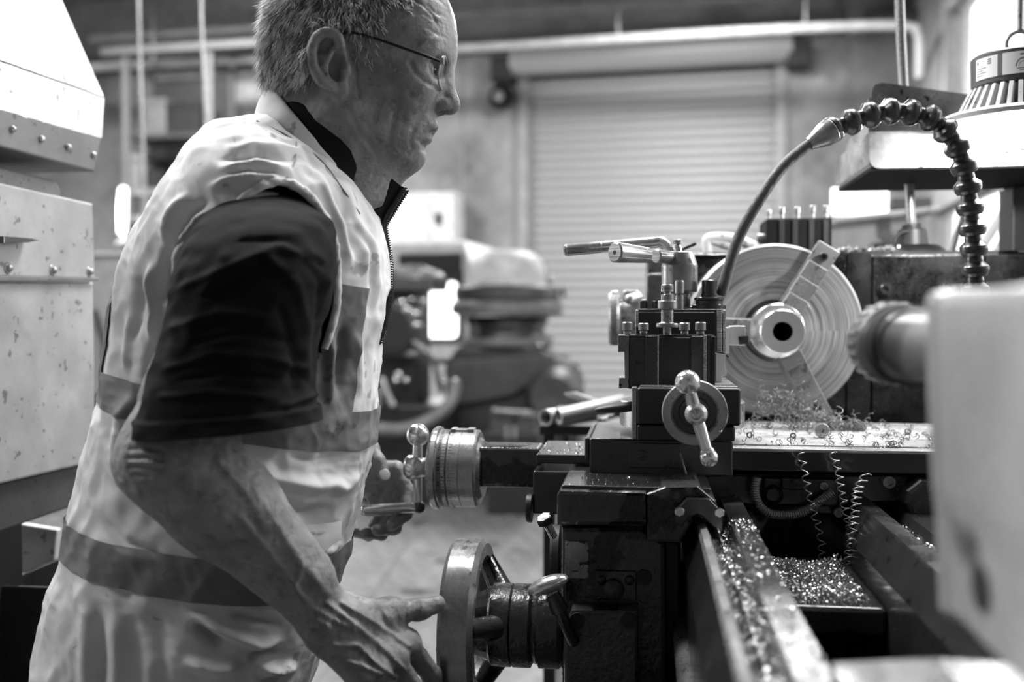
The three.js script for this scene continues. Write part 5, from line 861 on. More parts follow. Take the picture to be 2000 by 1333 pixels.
// trunk and upper arms under the clothes
function trunk(x, y, z) {
  let d = cap(x, y, z, J(470, 620, 1.2), J(560, 440, 1.2), 0.115, 0.09);
  d = smin(d, cap(x, y, z, J(400, 1000, 1.2), J(470, 620, 1.2), 0.12, 0.12), 0.05);
  d = smin(d, cap(x, y, z, J(560, 430, 1.2), J(618, 380, 1.2), 0.08, 0.058), 0.05);
  d = smin(d, cap(x, y, z, J(545, 450, 1.2), RA.sh, 0.07, 0.05), 0.04); d = smin(d, cap(x, y, z, RA.sh, J(360, 790, 1.0), 0.054, 0.046), 0.03);
  const s = J(545, 470, 1.36); d = smin(d, cap(x, y, z, J(545, 450, 1.2), s, 0.07, 0.05), 0.04); d = smin(d, cap(x, y, z, s, J(560, 860, 1.40), 0.05, 0.042), 0.03);
  return d;
}
const trunkGeo = net(trunk, [-0.42, -0.60, -0.32], [0.02, -0.13, 0.30], 0.011);
const manBase = V(toW(hA(330), 0, 0).x, 0, toW(hA(330), 0, 0).z);
const man = thing('person', 'grey haired person in spectacles and a pale work vest leaning over the lathe', 'person', manBase);
const bodyMesh = part('body', [headGeo, rightGeo, leftGeo, trunkGeo], M.skin, man, 'bare skin of head, forearms and hands');
// finger nails and eye
function nail(tip, prev, out, r) { const g = new THREE.SphereGeometry(1, 16, 10); g.scale(r, 0.0016, r * 1.25); const t = toW(...tip), p = toW(...prev), ax = t.clone().sub(p).normalize(), n = out.clone().addScaledVector(ax, -out.dot(ax)).normalize(), s = new THREE.Vector3().crossVectors(n, ax); g.applyMatrix4(new THREE.Matrix4().makeBasis(s, n, ax)); const c = t.clone().addScaledVector(n, r * 1.18).addScaledVector(ax, r * 0.15); g.translate(c.x, c.y, c.z); return g; }
const nailMat = mat(0.62, 0.3);
part('thumb_nail', nail(thumbL[3], thumbL[2], TH.clone().addScaledVector(RH, 0.3), 0.0072), nailMat, man);
for (const s of [1, -1]) { const e = toW(hA(841), hB(149), s * 0.033); part('eye', ball(e, 0.0078, 24), mat(0.3, 0.1), man); part('iris', ball(toW(hA(848.5), hB(149), s * 0.033), 0.0048, 18), mat(0.03, 0.1), man); }
// ---------------------------------------------------------------- vest
const secs = [[90, 1500, 560, 1560, .185], [97, 1330, 580, 1400, .18], [108, 1210, 616, 1290, .178], [130, 1120, 637, 1205, .175], [152, 1050, 655, 1140, .172], [165, 983, 680, 1058, .17], [195, 850, 708, 940, .168], [222, 772, 720, 870, .168], [232, 712, 729, 800, .17], [242, 630, 737, 690, .175], [262, 540, 750, 610, .182], [300, 455, 757, 545, .19], [350, 375, 754, 485, .196], [398, 308, 744, 442, .188], [440, 260, 729, 412, .163], [488, 238, 716, 392, .122], [512, 226, 703, 372, .09]];
function ringAt(list, v) {                                                        // v 0..list.length-1
  const i = clamp(Math.floor(v), 0, list.length - 2), t = v - i, g = (k) => list[clamp(k, 0, list.length - 1)];
  return list[0].map((_, c) => { const a = g(i - 1)[c], b = g(i)[c], d = g(i + 1)[c], e = g(i + 2)[c]; return 0.5 * (2 * b + (d - a) * t + (2 * a - 5 * b + 4 * d - e) * t * t + (3 * b - a - 3 * d + e) * t * t * t); });
}
const pw = (c, n) => Math.sign(c) * Math.pow(Math.abs(c), n);
function ringPoint(list, v, th, inset = 0, n = 0.86) { const [bx, by, fx, fy, w] = ringAt(list, v), c = pw(Math.cos(th), n), s = pw(Math.sin(th), n), cx = (bx + fx) / 2, cy = (by + fy) / 2, L = Math.hypot(fx - bx, fy - by) / 2, k = 1 - inset * MS / L; return onM(cx + (fx - bx) / 2 * c * k, cy + (fy - by) / 2 * c * k, (w - inset) * s); }
function gridGeo(P, nu, nv, wrap, keep) {                                           // P[j][i] points -> geometry with uv in metres
  const pos = [], uv = [], idx = [], cols = wrap ? nu + 1 : nu;
  for (let j = 0; j < nv; j++) { let s = 0; for (let i = 0; i < cols; i++) { const p = P[j][i % nu]; if (i) s += p.distanceTo(P[j][(i - 1) % nu]); pos.push(p.x, p.y, p.z); uv.push(s, -p.y); } }
  for (let j = 0; j + 1 < nv; j++) for (let i = 0; i + 1 < cols; i++) { if (keep && !keep(i % nu, j)) continue; const a = j * cols + i, b = a + 1, c = a + cols, d = c + 1; idx.push(a, b, d, a, d, c); }
  const g = new THREE.BufferGeometry(); g.setAttribute('position', new THREE.Float32BufferAttribute(pos, 3)); g.setAttribute('uv', new THREE.Float32BufferAttribute(uv, 2)); g.setIndex(idx); g.computeVertexNormals();
  if (wrap) { const n = g.attributes.normal; for (let j = 0; j < nv; j++) { const a = j * cols, b = a + cols - 1, s = V(n.getX(a) + n.getX(b), n.getY(a) + n.getY(b), n.getZ(a) + n.getZ(b)).normalize(); n.setXYZ(a, s.x, s.y, s.z); n.setXYZ(b, s.x, s.y, s.z); } }
  g.userData.keepUV = true; return g;
}
function gridNormals(P, nu, nv, wrap) { return P.map((r, j) => r.map((p, i) => { const i0 = wrap ? (i + nu - 1) % nu : Math.max(i - 1, 0), i1 = wrap ? (i + 1) % nu : Math.min(i + 1, nu - 1), a = P[j][i1].clone().sub(P[j][i0]), b = P[Math.min(j + 1, nv - 1)][i].clone().sub(P[Math.max(j - 1, 0)][i]); return a.cross(b).normalize(); })); }
const inPoly = (x, y, q) => { let c = false; for (let i = 0, j = q.length - 1; i < q.length; j = i++) { const [a, b] = q[i], [d, e] = q[j]; if ((b > y) !== (e > y) && x < (d - a) * (y - b) / (e - b) + a) c = !c; } return c; };
const vestFolds = strokes([
  // over the shoulder
  [[[430, 300], [500, 288], [580, 300], [620, 330]], 8, 0.004], [[[420, 340], [500, 322], [580, 340]], 7, 0.004], [[[415, 322], [500, 305], [590, 322]], 6, -0.003], [[[400, 372], [450, 352], [520, 348], [560, 352]], 7, 0.005], [[[410, 358], [480, 338], [560, 345]], 5, -0.003], [[[600, 300], [640, 380], [668, 450], [680, 540]], 9, 0.005], [[[575, 285], [625, 345], [660, 410]], 6, -0.003], [[[640, 330], [680, 400], [705, 480], [710, 560]], 9, 0.005], [[[630, 360], [668, 430], [690, 520]], 7, -0.004], [[[690, 420], [722, 480], [732, 560], [728, 640]], 8, 0.004], [[[670, 400], [712, 490], [722, 580]], 6, -0.003],
  // behind the arm
  [[[440, 400], [395, 425], [362, 470], [345, 540]], 8, 0.007], [[[415, 385], [375, 420], [345, 470], [330, 530]], 9, -0.007], [[[380, 375], [340, 420], [318, 480]], 9, 0.005], [[[330, 470], [322, 540], [326, 600]], 10, -0.009], [[[300, 500], [296, 560], [304, 620], [300, 680]], 8, 0.007], [[[276, 520], [268, 600], [262, 680]], 9, -0.005], [[[255, 600], [250, 680], [245, 740]], 7, 0.004], [[[330, 640], [310, 700], [300, 760]], 12, -0.007], [[[262, 760], [240, 850], [228, 960]], 14, 0.006], [[[290, 770], [285, 860], [270, 960]], 14, -0.006],
  // front panel
  [[[690, 640], [700, 720], [694, 790]], 9, 0.005], [[[665, 620], [668, 700], [655, 790]], 10, -0.006], [[[640, 640], [640, 720], [640, 800]], 8, 0.005], [[[715, 650], [712, 740]], 6, -0.003],
  // belly drapery
  [[[470, 900], [540, 935], [620, 950], [690, 930]], 13, 0.007], [[[525, 940], [545, 985], [600, 1005], [655, 985]], 11, -0.009], [[[560, 890], [620, 905], [690, 885]], 9, -0.004], [[[530, 960], [560, 1000], [590, 1015]], 6, 0.005], [[[640, 960], [675, 950], [705, 920]], 12, 0.007], [[[560, 1060], [600, 1040], [650, 1032]], 8, 0.005], [[[600, 1068], [630, 1060], [660, 1060]], 6, -0.006], [[[610, 1085], [650, 1075], [680, 1050]], 7, 0.004],
  // lower back and skirt
  [[[190, 1000], [240, 1060], [330, 1090]], 10, -0.004], [[[150, 1100], [172, 1200], [165, 1330], [160, 1450]], 14, 0.004], [[[192, 1150], [198, 1260], [190, 1360], [184, 1470]], 12, -0.004], [[[216, 1150], [230, 1260], [222, 1360], [216, 1470]], 12, 0.0035], [[[250, 1170], [268, 1280], [258, 1380], [256, 1480]], 15, -0.004], [[[365, 1190], [430, 1230], [500, 1258], [560, 1252]], 11, 0.009], [[[370, 1215], [410, 1245], [440, 1262]], 11, -0.010], [[[350, 1290], [420, 1304], [480, 1300]], 12, 0.008], [[[480, 1285], [520, 1282], [560, 1265]], 10, -0.009], [[[440, 1195], [500, 1215], [560, 1225]], 9, -0.006], [[[500, 1310], [545, 1312], [580, 1295]], 9, 0.007], [[[295, 1170], [322, 1270], [310, 1370], [300, 1480]], 16, -0.003]], true);
const NU = 300, NV = 300, VT = secs.length - 1, BP = [], PX = [];
for (let j = 0; j < NV; j++) { BP.push([]); for (let i = 0; i < NU; i++) BP[j].push(ringPoint(secs, j / (NV - 1) * VT, i / NU * Math.PI * 2)); }
const BN = gridNormals(BP, NU, NV, true);
{ const c = V(); BP[NV >> 1].forEach((p) => c.add(p)); c.multiplyScalar(1 / NU); if (BN[NV >> 1][0].dot(BP[NV >> 1][0].clone().sub(c)) < 0) BN.forEach((r) => r.forEach((n) => n.negate())); }
for (let j = 0; j < NV; j++) { PX.push([]); for (let i = 0; i < NU; i++) PX[j].push(measure(BP[j][i])); }
const VP = BP.map((r, j) => r.map((p, i) => {
  const th = i / NU * Math.PI * 2, near = smooth(-0.1, 0.25, Math.sin(th)), [x, y] = PX[j][i], mi = (NU - i) % NU, [fx, fy] = PX[j][mi];
  const nf = smooth(0.06, 0.5, Math.sin(th)), ff = smooth(0.06, 0.5, -Math.sin(th)); let d = 1.6 * (nf * vestFolds(x, y) + ff * 0.7 * vestFolds(fx, fy));
  d += 0.006 * fbm3(p.x * 14 + 3, p.y * 7, p.z * 14, 3) + 0.0025 * noise3(p.x * 45, p.y * 30, p.z * 45) + 0.0035 * (1 - Math.abs(noise3(p.x * 20 + 9, p.y * 12 + p.x * 9, p.z * 20)) * 2) * 0.6 + 0.0012 * (1 - 3 * Math.abs(noise3(p.x * 34 - p.y * 26, p.y * 16 + p.x * 14, p.z * 34 + 5))) + 0.0005 * (1 - 3 * Math.abs(noise3(p.x * 80 + p.y * 30, p.y * 70, p.z * 80 + 2)));
  return p.clone().addScaledVector(BN[j][i], d);
}));
const hole = [[346, 700], [342, 600], [346, 540], [360, 488], [395, 452], [440, 425], [490, 378], [520, 360], [552, 357], [600, 382], [632, 425], [648, 470], [655, 520], [650, 600], [632, 680], [600, 740], [400, 740]];
const cutAt = (i, j) => { const k = i <= NU / 2 ? i : NU - i; const s = Math.sin(k / NU * Math.PI * 2); if (s < 0.12) return false; const [x, y] = PX[j][k]; return inPoly(x, y, hole); };
const vestTop = NV - 1;
const vest = part('vest', gridGeo(VP, NU, NV, true, (i, j) => !cutAt(i, j) && !(j > NV * 0.62 && (i < 2 || i > NU - 3) && j > NV * 0.99)), M.vest, man, 'pale hi-vis work vest');
function onVest(px, py) { let best = 1e9, r = null; for (let j = 0; j < NV; j++) for (let i = 4; i < NU / 2 - 3; i++) { const [x, y] = PX[j][i], d = (x - px) ** 2 + (y - py) ** 2; if (d < best) { best = d; r = [i, j]; } } return r; }
{ const rim = hole.slice(0, 15).map(([x, y]) => onVest(x, y)); const near = rim.map(([i, j]) => VP[j][i].clone().addScaledVector(BN[j][i], 0.001)), far = rim.map(([i, j]) => VP[j][NU - i].clone().addScaledVector(BN[j][NU - i], 0.001));
  for (const r of [near, far]) { const g = tube(r, 0.0048, 160, 10); const p = g.attributes.position; for (let k = 0; k < p.count; k++) { const n = 0.0016 * noise3(p.getX(k) * 190, p.getY(k) * 190, p.getZ(k) * 190); p.setXYZ(k, p.getX(k) + n, p.getY(k) + n, p.getZ(k) + n); } g.computeVertexNormals(); part('armhole_hem', g, M.vest, vest); } }
// reflective tape, laid on the cloth
function tape(name, i0, i1, j0, j1) { const P = [], n = (i1 - i0 + 1); for (let j = j0; j <= j1; j++) { const r = []; for (let i = i0; i <= i1; i++) { const q = ((i % NU) + NU) % NU; r.push(VP[j][q].clone().addScaledVector(BN[j][q], 0.0022)); } P.push(r); } return part(name, gridGeo(P, n, P.length, false, (i, j) => { const q = (((i + i0) % NU) + NU) % NU; return !cutAt(q, j + j0); }), M.tape, vest, 'grey reflective band'); }
const vj = (s) => Math.round(s / VT * (NV - 1));
tape('reflective_band', 0, NU, vj(4.0), vj(5.0)); tape('reflective_band', 0, NU, vj(7.0), vj(8.0));
const iOf = (deg) => Math.round(deg / 360 * NU);
for (const s of [1, -1]) { const a = s > 0 ? [iOf(26), iOf(54)] : [NU - iOf(54), NU - iOf(26)], b = s > 0 ? [iOf(144), iOf(163)] : [NU - iOf(163), NU - iOf(144)]; tape('reflective_strap', a[0], a[1], vj(8.0), vj(10.6)); tape('reflective_strap', b[0], b[1], vj(8.0), vj(9.6)); }
// pocket welt on the near front
{ const P = []; for (let k = 0; k <= 12; k++) { const [i, j] = onVest(lerp(572, 660, k / 12), lerp(1030, 1012, k / 12)); P.push(VP[j][i].clone().addScaledVector(BN[j][i], 0.003)); } const low = P.map((p, k) => p.clone().add(V(0, -0.026 - 0.004 * Math.sin(k), 0)).addScaledVector(TH, 0.004 * Math.sin(k / 12 * Math.PI))); part('pocket_welt', gridGeo([P, mid2(P, low), low], 13, 3, false), M.vest, vest); }
function mid2(a, b) { return a.map((p, i) => mid(p, b[i]).addScaledVector(TH, 0.004)); }
// stitched seams
for (const line of [[[500, 238], [560, 268], [620, 318], [665, 385], [700, 420]], [[575, 285], [572, 320], [560, 352]]]) part('seam', tube(line.map(([x, y]) => { const [i, j] = onVest(x, y); return VP[j][i].clone().addScaledVector(BN[j][i], 0.0004); }), 0.0009, 60, 6), M.tape, vest);
// collar: outer pale band, folded over a dark inner collar
function collarGrid(rings, n0, n1, nv, bump) { const P = []; for (let j = 0; j <= nv; j++) { const r = []; for (let i = n0; i <= n1; i++) { const th = i / 120 * Math.PI * 2, p = ringPoint(rings, j / nv * (rings.length - 1), th, 0, 0.95); const k = bump * (noise3(p.x * 40, p.y * 40, p.z * 40) + 0.7 * Math.sin(th * 9 + j * 0.3)); r.push(p.addScaledVector(TH, Math.sin(th) * k)); } P.push(r); } return gridGeo(P, n1 - n0 + 1, nv + 1, false); }
part('collar', collarGrid([[505, 238, 712, 402, .100], [506, 222, 714, 392, .092], [514, 196, 716, 386, .086], [528, 173, 716, 382, .081], [536, 170, 715, 382, .077], [542, 180, 712, 384, .074], [545, 210, 708, 390, .072]], 4, 116, 30, 0.0016), M.vest, vest);
part('inner_collar', collarGrid([[548, 230, 712, 400, .082], [545, 200, 722, 378, .077], [552, 172, 738, 352, .072], [560, 166, 744, 344, .069], [566, 176, 738, 348, .067], [570, 220, 720, 380, .065]], 2, 118, 24, 0.0008), M.shirt, man);
for (const s of [1, -1]) { // dark open collar tips with the zip
  const P = []; const A = [[708, 392], [722, 372], [738, 352], [752, 340]], B = [[745, 440], [757, 418], [772, 394], [788, 368]];
  for (let j = 0; j < 4; j++) { const r = []; for (let k = 0; k <= 8; k++) { const t = k / 8; r.push(onM(lerp(A[j][0], B[j][0], t), lerp(A[j][1], B[j][1], t), s * (lerp(0.036 - 0.004 * j, 0.012, t) + 0.006 * Math.sin(t * 3.1)))); } P.push(r); }
  part('collar_flap', gridGeo(P, 9, 4, false), M.shirt, man);
  const Z = [[788, 368], [772, 394], [757, 418], [746, 440], [750, 470], [756, 510], [758, 545], [757, 580], [752, 612], [744, 645], [737, 672]].map(([x, y], k) => onM(x + 2, y, s * (k < 3 ? 0.012 : 0.007)));
  part('zip_tape', tube(Z, 0.0032, 90, 8), M.black, man);
  const cv = new THREE.CatmullRomCurve3(Z), g = []; for (let k = 0; k < 66; k++) { const p = cv.getPointAt((k + 0.5) / 66); const b = new THREE.BoxGeometry(0.0042, 0.0016, 0.003); b.rotateY(YAW); b.translate(p.x + 0.0028, p.y, p.z); g.push(b); } const o = part('zip_teeth', g, M.rubber, man); o.userData.kind = 'stuff';
}
part('neck_tab', [[[432, 246], [460, 243], [492, 232]], [[470, 238], [486, 226], [495, 216]], [[462, 246], [484, 240], [496, 236]]].map((l) => tube(l.map(([x, y]) => onM(x, y, -0.02)), 0.0022, 16, 6)), M.rubber, man);
// dark shirt: body under the vest and sleeves
{ const P = []; for (let j = 0; j <= 40; j++) { const r = []; for (let i = 0; i < 72; i++) r.push(ringPoint(secs, lerp(6, VT - 0.2, j / 40), i / 72 * Math.PI * 2, 0.014)); P.push(r); } part('shirt', gridGeo(P, 72, 41, true), M.shirt, man); }
const sleeveFolds = strokes([[[[360, 560], [450, 520], [540, 480], [600, 500]], 9, 0.0032], [[[400, 580], [480, 540], [560, 540]], 8, -0.0028], [[[340, 640], [430, 610], [520, 620]], 8, 0.003], [[[380, 670], [470, 650], [560, 668]], 7, -0.0026], [[[330, 720], [420, 690], [520, 700], [590, 720]], 8, 0.003], [[[350, 745], [440, 730], [540, 742]], 7, -0.0025], [[[320, 775], [410, 765], [510, 775]], 7, 0.0026], [[[520, 500], [580, 560], [600, 640], [596, 730]], 10, 0.0035], [[[545, 600], [570, 680], [575, 760]], 9, -0.004], [[[590, 500], [630, 560], [625, 620]], 8, -0.003], [[[470, 470], [560, 470], [630, 520]], 4, -0.003], [[[440, 500], [400, 580], [360, 680]], 12, 0.003], [[[560, 790], [590, 780], [612, 772]], 6, 0.003]]);
function sleeve(rows, side) {
  const n = 120, m = 130, P = [], mir = (p) => { const l = toL(p); return side > 0 ? p : toW(l[0], l[1], -l[2]); };
  for (let j = 0; j <= m; j++) { const r = ringAt(rows, j / m * (rows.length - 1)), row = []; for (let i = 0; i < n; i++) { const th = i / n * Math.PI * 2, c = pw(Math.cos(th), 0.92), s = pw(Math.sin(th), 0.92), cx = (r[0] + r[2]) / 2, cy = (r[1] + r[3]) / 2, p = pd(cx + (r[2] - r[0]) / 2 * c, cy + (r[3] - r[1]) / 2 * c, r[4]).addScaledVector(TH, r[5] * s); const o = pd(cx, cy, r[4]); const dir = p.clone().sub(o).normalize(), [u, v] = measure(p); const hem = j > m * 0.90 ? 0.0035 * smooth(0.9, 0.915, j / m) : 0; row.push(p.addScaledVector(dir, (s > -0.2 ? sleeveFolds(u, v) : 0) + 0.005 * fbm3(p.x * 18, p.y * 18, p.z * 18, 3) + 0.002 * noise3(p.x * 60, p.y * 90, p.z * 60) + hem)); } P.push(row); }
  const inner = P[m].map((p, i) => { const q = P[m - 8][i].clone(), c = P[m - 8].reduce((a, b) => a.add(b), V()).multiplyScalar(1 / n); return q.addScaledVector(c.sub(q).normalize(), 0.007); }); P.push(inner);
  return gridGeo(P.map((r) => r.map(mir)), n, m + 2, true);
}
const sl = [[478, 372, 575, 372, 1.10, 0.035], [440, 395, 605, 395, 1.07, 0.06], [385, 452, 646, 440, 1.03, 0.083], [352, 530, 656, 510, 1.005, 0.088], [340, 600, 644, 590, 1.0, 0.087], [323, 670, 622, 660, 0.995, 0.086], [302, 740, 608, 733, 0.99, 0.086], [284, 800, 612, 780, 0.988, 0.088], [274, 848, 617, 822, 0.987, 0.090]];
part('sleeve', sleeve(sl, 1), M.shirt, man, 'black short sleeve'); part('sleeve', sleeve(sl, -1), M.shirt, man, 'black short sleeve');
// ---------------------------------------------------------------- spectacles
{
  const fr = mat(0.02, 0.3, 0.6), tp = (px, py, c) => onM(px, py, c);
  const gl = part('spectacles', [tube([tp(866, 172, 0), tp(876, 144, 0.006), tp(878, 140, 0), tp(876, 144, -0.006), tp(866, 172, 0)], 0.0011, 24, 8)], fr, man, 'thin rimmed spectacles');
  for (const s of [1, -1]) {
    part('temple', capTube([tp(682, 118, s * 0.0805), tp(690, 104, s * 0.081), tp(705, 101, s * 0.0808), tp(740, 108, s * 0.0792), tp(800, 127, s * 0.0765), tp(850, 144, s * 0.0745), tp(869, 151, s * 0.0735)], 0.00165, 60, 8), fr, gl);
    part('hinge', box(-0.002, -0.004, -0.002, 0.003, 0.004, 0.002, 0.0008).translate(...tp(871, 150, s * 0.0735).toArray()), M.steel, gl);
    const rim = [], c = [872, 162]; for (let k = 0; k < 28; k++) { const a = k / 28 * Math.PI * 2, u = pw(Math.cos(a), 0.8), v = pw(Math.sin(a), 0.8); rim.push(tp(c[0] - v * -5 - 2 + (u > 0 ? -u * u * 4 : 0), c[1] - v * 28 - 2, s * (0.042 + u * 0.029))); }
    part('rim', tube(rim, 0.00115, 80, 8, true), M.steel, gl);
    const sh = []; rim.forEach((p) => sh.push(p)); const cc = rim.reduce((a, b) => a.add(b), V()).multiplyScalar(1 / 28), pos = []; for (let k = 0; k < 28; k++) { const a = rim[k], b = rim[(k + 1) % 28]; pos.push(...cc.toArray(), ...a.toArray(), ...b.toArray()); } const lg = new THREE.BufferGeometry(); lg.setAttribute('position', new THREE.Float32BufferAttribute(pos, 3)); lg.computeVertexNormals(); part('lens', lg, M.glass, gl);
    part('nose_pad', ball(tp(868, 170, s * 0.0115), 0.0028, 12), M.glass, gl);
  }
}
// ---------------------------------------------------------------- hair
{
  const p = headGeo.attributes.position, nn = headGeo.attributes.normal, ix = headGeo.index, R = rng(5), verts = [];
  const front = [[546, 178], [600, 186], [636, 176], [632, 150], [634, 120], [650, 100], [672, 94], [700, 104], [712, 150], [742, 160], [752, 130], [748, 105], [770, 98], [765, 70], [772, 40], [806, 58], [812, 30], [796, 0], [790, -40], [760, -80], [500, -90], [510, 100]];
  const pos = [], dark = [], cand = [];
  for (let i = 0; i < ix.count; i += 3) { const a = ix.getX(i), w = V().fromBufferAttribute(p, a), [u, v] = (() => { const l = toL(w); return [700 + l[0] * MS, 120 - l[1] * MS]; })(); const ju = 10 * noise3(u * 0.2, v * 0.2, 4) + 8 * noise3(u * 0.6, v * 0.6, 8); if (inPoly(u + ju, v + ju * 0.7, front)) { const l = toL(w); if (u > 630 && u < 702 && v > 98 && Math.abs(l[2]) > 0.074) continue; cand.push([a, u, v, l[2]]); } }
  const n = 34000;
  for (let k = 0; k < n; k++) {
    const [a, u, v, c] = cand[Math.floor(R() * cand.length)], w = V().fromBufferAttribute(p, a), N = V().fromBufferAttribute(nn, a), side = u > 700 && v > 95;
    if (side && R() > 0.2) continue; const clump = noise3(w.x * 260, w.y * 110, w.z * 260), bin = clump + 0.9 * (R() - 0.5) > 0.0 ? pos : dark;
    if (u > 742 && R() > 0.5) continue;
    const sg = Math.sign(c) || 1, flow = V().addScaledVector(RH, lerp(-0.3, 0.35, smooth(600, 800, u)) + 0.2 * (R() - 0.5)).add(V(0, -0.8, 0)).addScaledVector(TH, sg * 0.12), L = (side ? 0.009 : lerp(0.012, 0.024, clamp((700 - u) / 170 + 0.3 * R()))) * (v < 20 ? 1.15 : 1) * (0.7 + 0.6 * R());
    flow.addScaledVector(N, -flow.dot(N)).normalize(); const J2 = V(R() - 0.5, R() - 0.5, R() - 0.5).multiplyScalar(0.5).add(V(noise3(w.x * 130, w.y * 130, w.z * 130), 0.5 * noise3(w.y * 130, w.z * 130, w.x * 130), 0).multiplyScalar(0.5));
    const lift = side ? 0.25 : 0.42 + 0.25 * R(), d1 = flow.clone().addScaledVector(N, lift * 1.3).add(J2).normalize(), d2 = flow.clone().addScaledVector(N, lift * 0.35).addScaledVector(J2, 1.2).normalize();
    const m1 = w.clone().addScaledVector(d1, L * 0.5).addScaledVector(N, 0.0006), m2 = m1.clone().addScaledVector(d2, L * 0.5), s1 = new THREE.Vector3().crossVectors(d1, N).normalize().multiplyScalar(0.00036), s2 = N.clone().multiplyScalar(0.0003);
    const q = [w.clone().add(s1), w.clone().sub(s1), w.clone().add(s2)], r = [m1.clone().add(s1), m1.clone().sub(s1), m1.clone().add(s2)];
    for (let e = 0; e < 3; e++) { const f = (e + 1) % 3; for (const t of [q[e], q[f], r[f], q[e], r[f], r[e], r[e], r[f], m2]) bin.push(t.x, t.y, t.z); }
  }
  // eyebrows
  for (let k = 0; k < 700; k++) { const t = R(), s = R() < 0.5 ? 1 : -1, b = onM(lerp(876, 838, t) - 3 * R(), lerp(108, 106, t) + 10 * (R() - 0.5), s * lerp(0.012, 0.048, t)); b.addScaledVector(RH, 0.002); const d = V().addScaledVector(RH, 0.7 + R()).add(V(0, -0.6 + 0.9 * R(), 0)).addScaledVector(TH, s * (0.3 + R())).normalize().multiplyScalar(0.009), w2 = V(0, 0.0003, 0), e = b.clone().add(d); for (const q of [b.clone().add(w2), b.clone().sub(w2), e]) pos.push(q.x, q.y, q.z); }
  const g = new THREE.BufferGeometry(); g.setAttribute('position', new THREE.Float32BufferAttribute(pos, 3)); g.computeVertexNormals(); const o = part('hair', g, M.hair, man, 'short grey hair'); o.userData.kind = 'stuff';
  const gd = new THREE.BufferGeometry(); gd.setAttribute('position', new THREE.Float32BufferAttribute(dark, 3)); gd.computeVertexNormals(); part('dark_hair', gd, M.hairDark, man, 'darker strands among the grey hair').userData.kind = 'stuff';
}
// ---------------------------------------------------------------- trousers and boots
{
  const hip = toL(V(manBase.x, 0.80, manBase.z)), fl = (a, y, c) => { const l = toL(V(manBase.x, y, manBase.z)); return [l[0] + a, l[1], c]; };
  const legs = (x, y, z) => { let d = ell(x, y, z, [fl(0.0, 0.82, 0)[0], fl(0, 0.74, 0)[1], 0], [0.112, 0.14, 0.145]); for (const s of [1, -1]) { const f = s > 0 ? 0.10 : -0.06; d = smin(d, cap(x, y, z, fl(0.0, 0.70, s * 0.08), fl(0.03 + f * 0.5, 0.46, s * 0.1), 0.088, 0.072), 0.04); d = smin(d, cap(x, y, z, fl(0.03 + f * 0.5, 0.46, s * 0.1), fl(f, 0.1, s * 0.11), 0.072, 0.062), 0.03); } if (Math.abs(d) < 0.03) d -= 0.006 * fbm3(x * 25, y * 18, z * 25, 3); return d; };
  const L0 = toL(V(manBase.x, 0.0, manBase.z)); part('trousers', net(legs, [L0[0] - 0.24, L0[1] + 0.06, -0.24], [L0[0] + 0.26, L0[1] + 1.0, 0.24], 0.009), M.trousers, man);
  for (const s of [1, -1]) { const f = s > 0 ? 0.10 : -0.06, sf = (x, y, z) => { let d = cap(x, y, z, fl(f, 0.13, s * 0.11), fl(f - 0.02, 0.05, s * 0.11), 0.05, 0.046); d = smin(d, cap(x, y, z, fl(f - 0.02, 0.045, s * 0.11), fl(f + 0.15, 0.04, s * 0.115), 0.044, 0.04), 0.03); return smax(d, fl(0, 0.002, 0)[1] - y, 0.006); }; part('boot', net(sf, [L0[0] + f - 0.1, L0[1] - 0.01, s * 0.11 - 0.08], [L0[0] + f + 0.22, L0[1] + 0.2, s * 0.11 + 0.08], 0.006), M.rubber, man); }
}
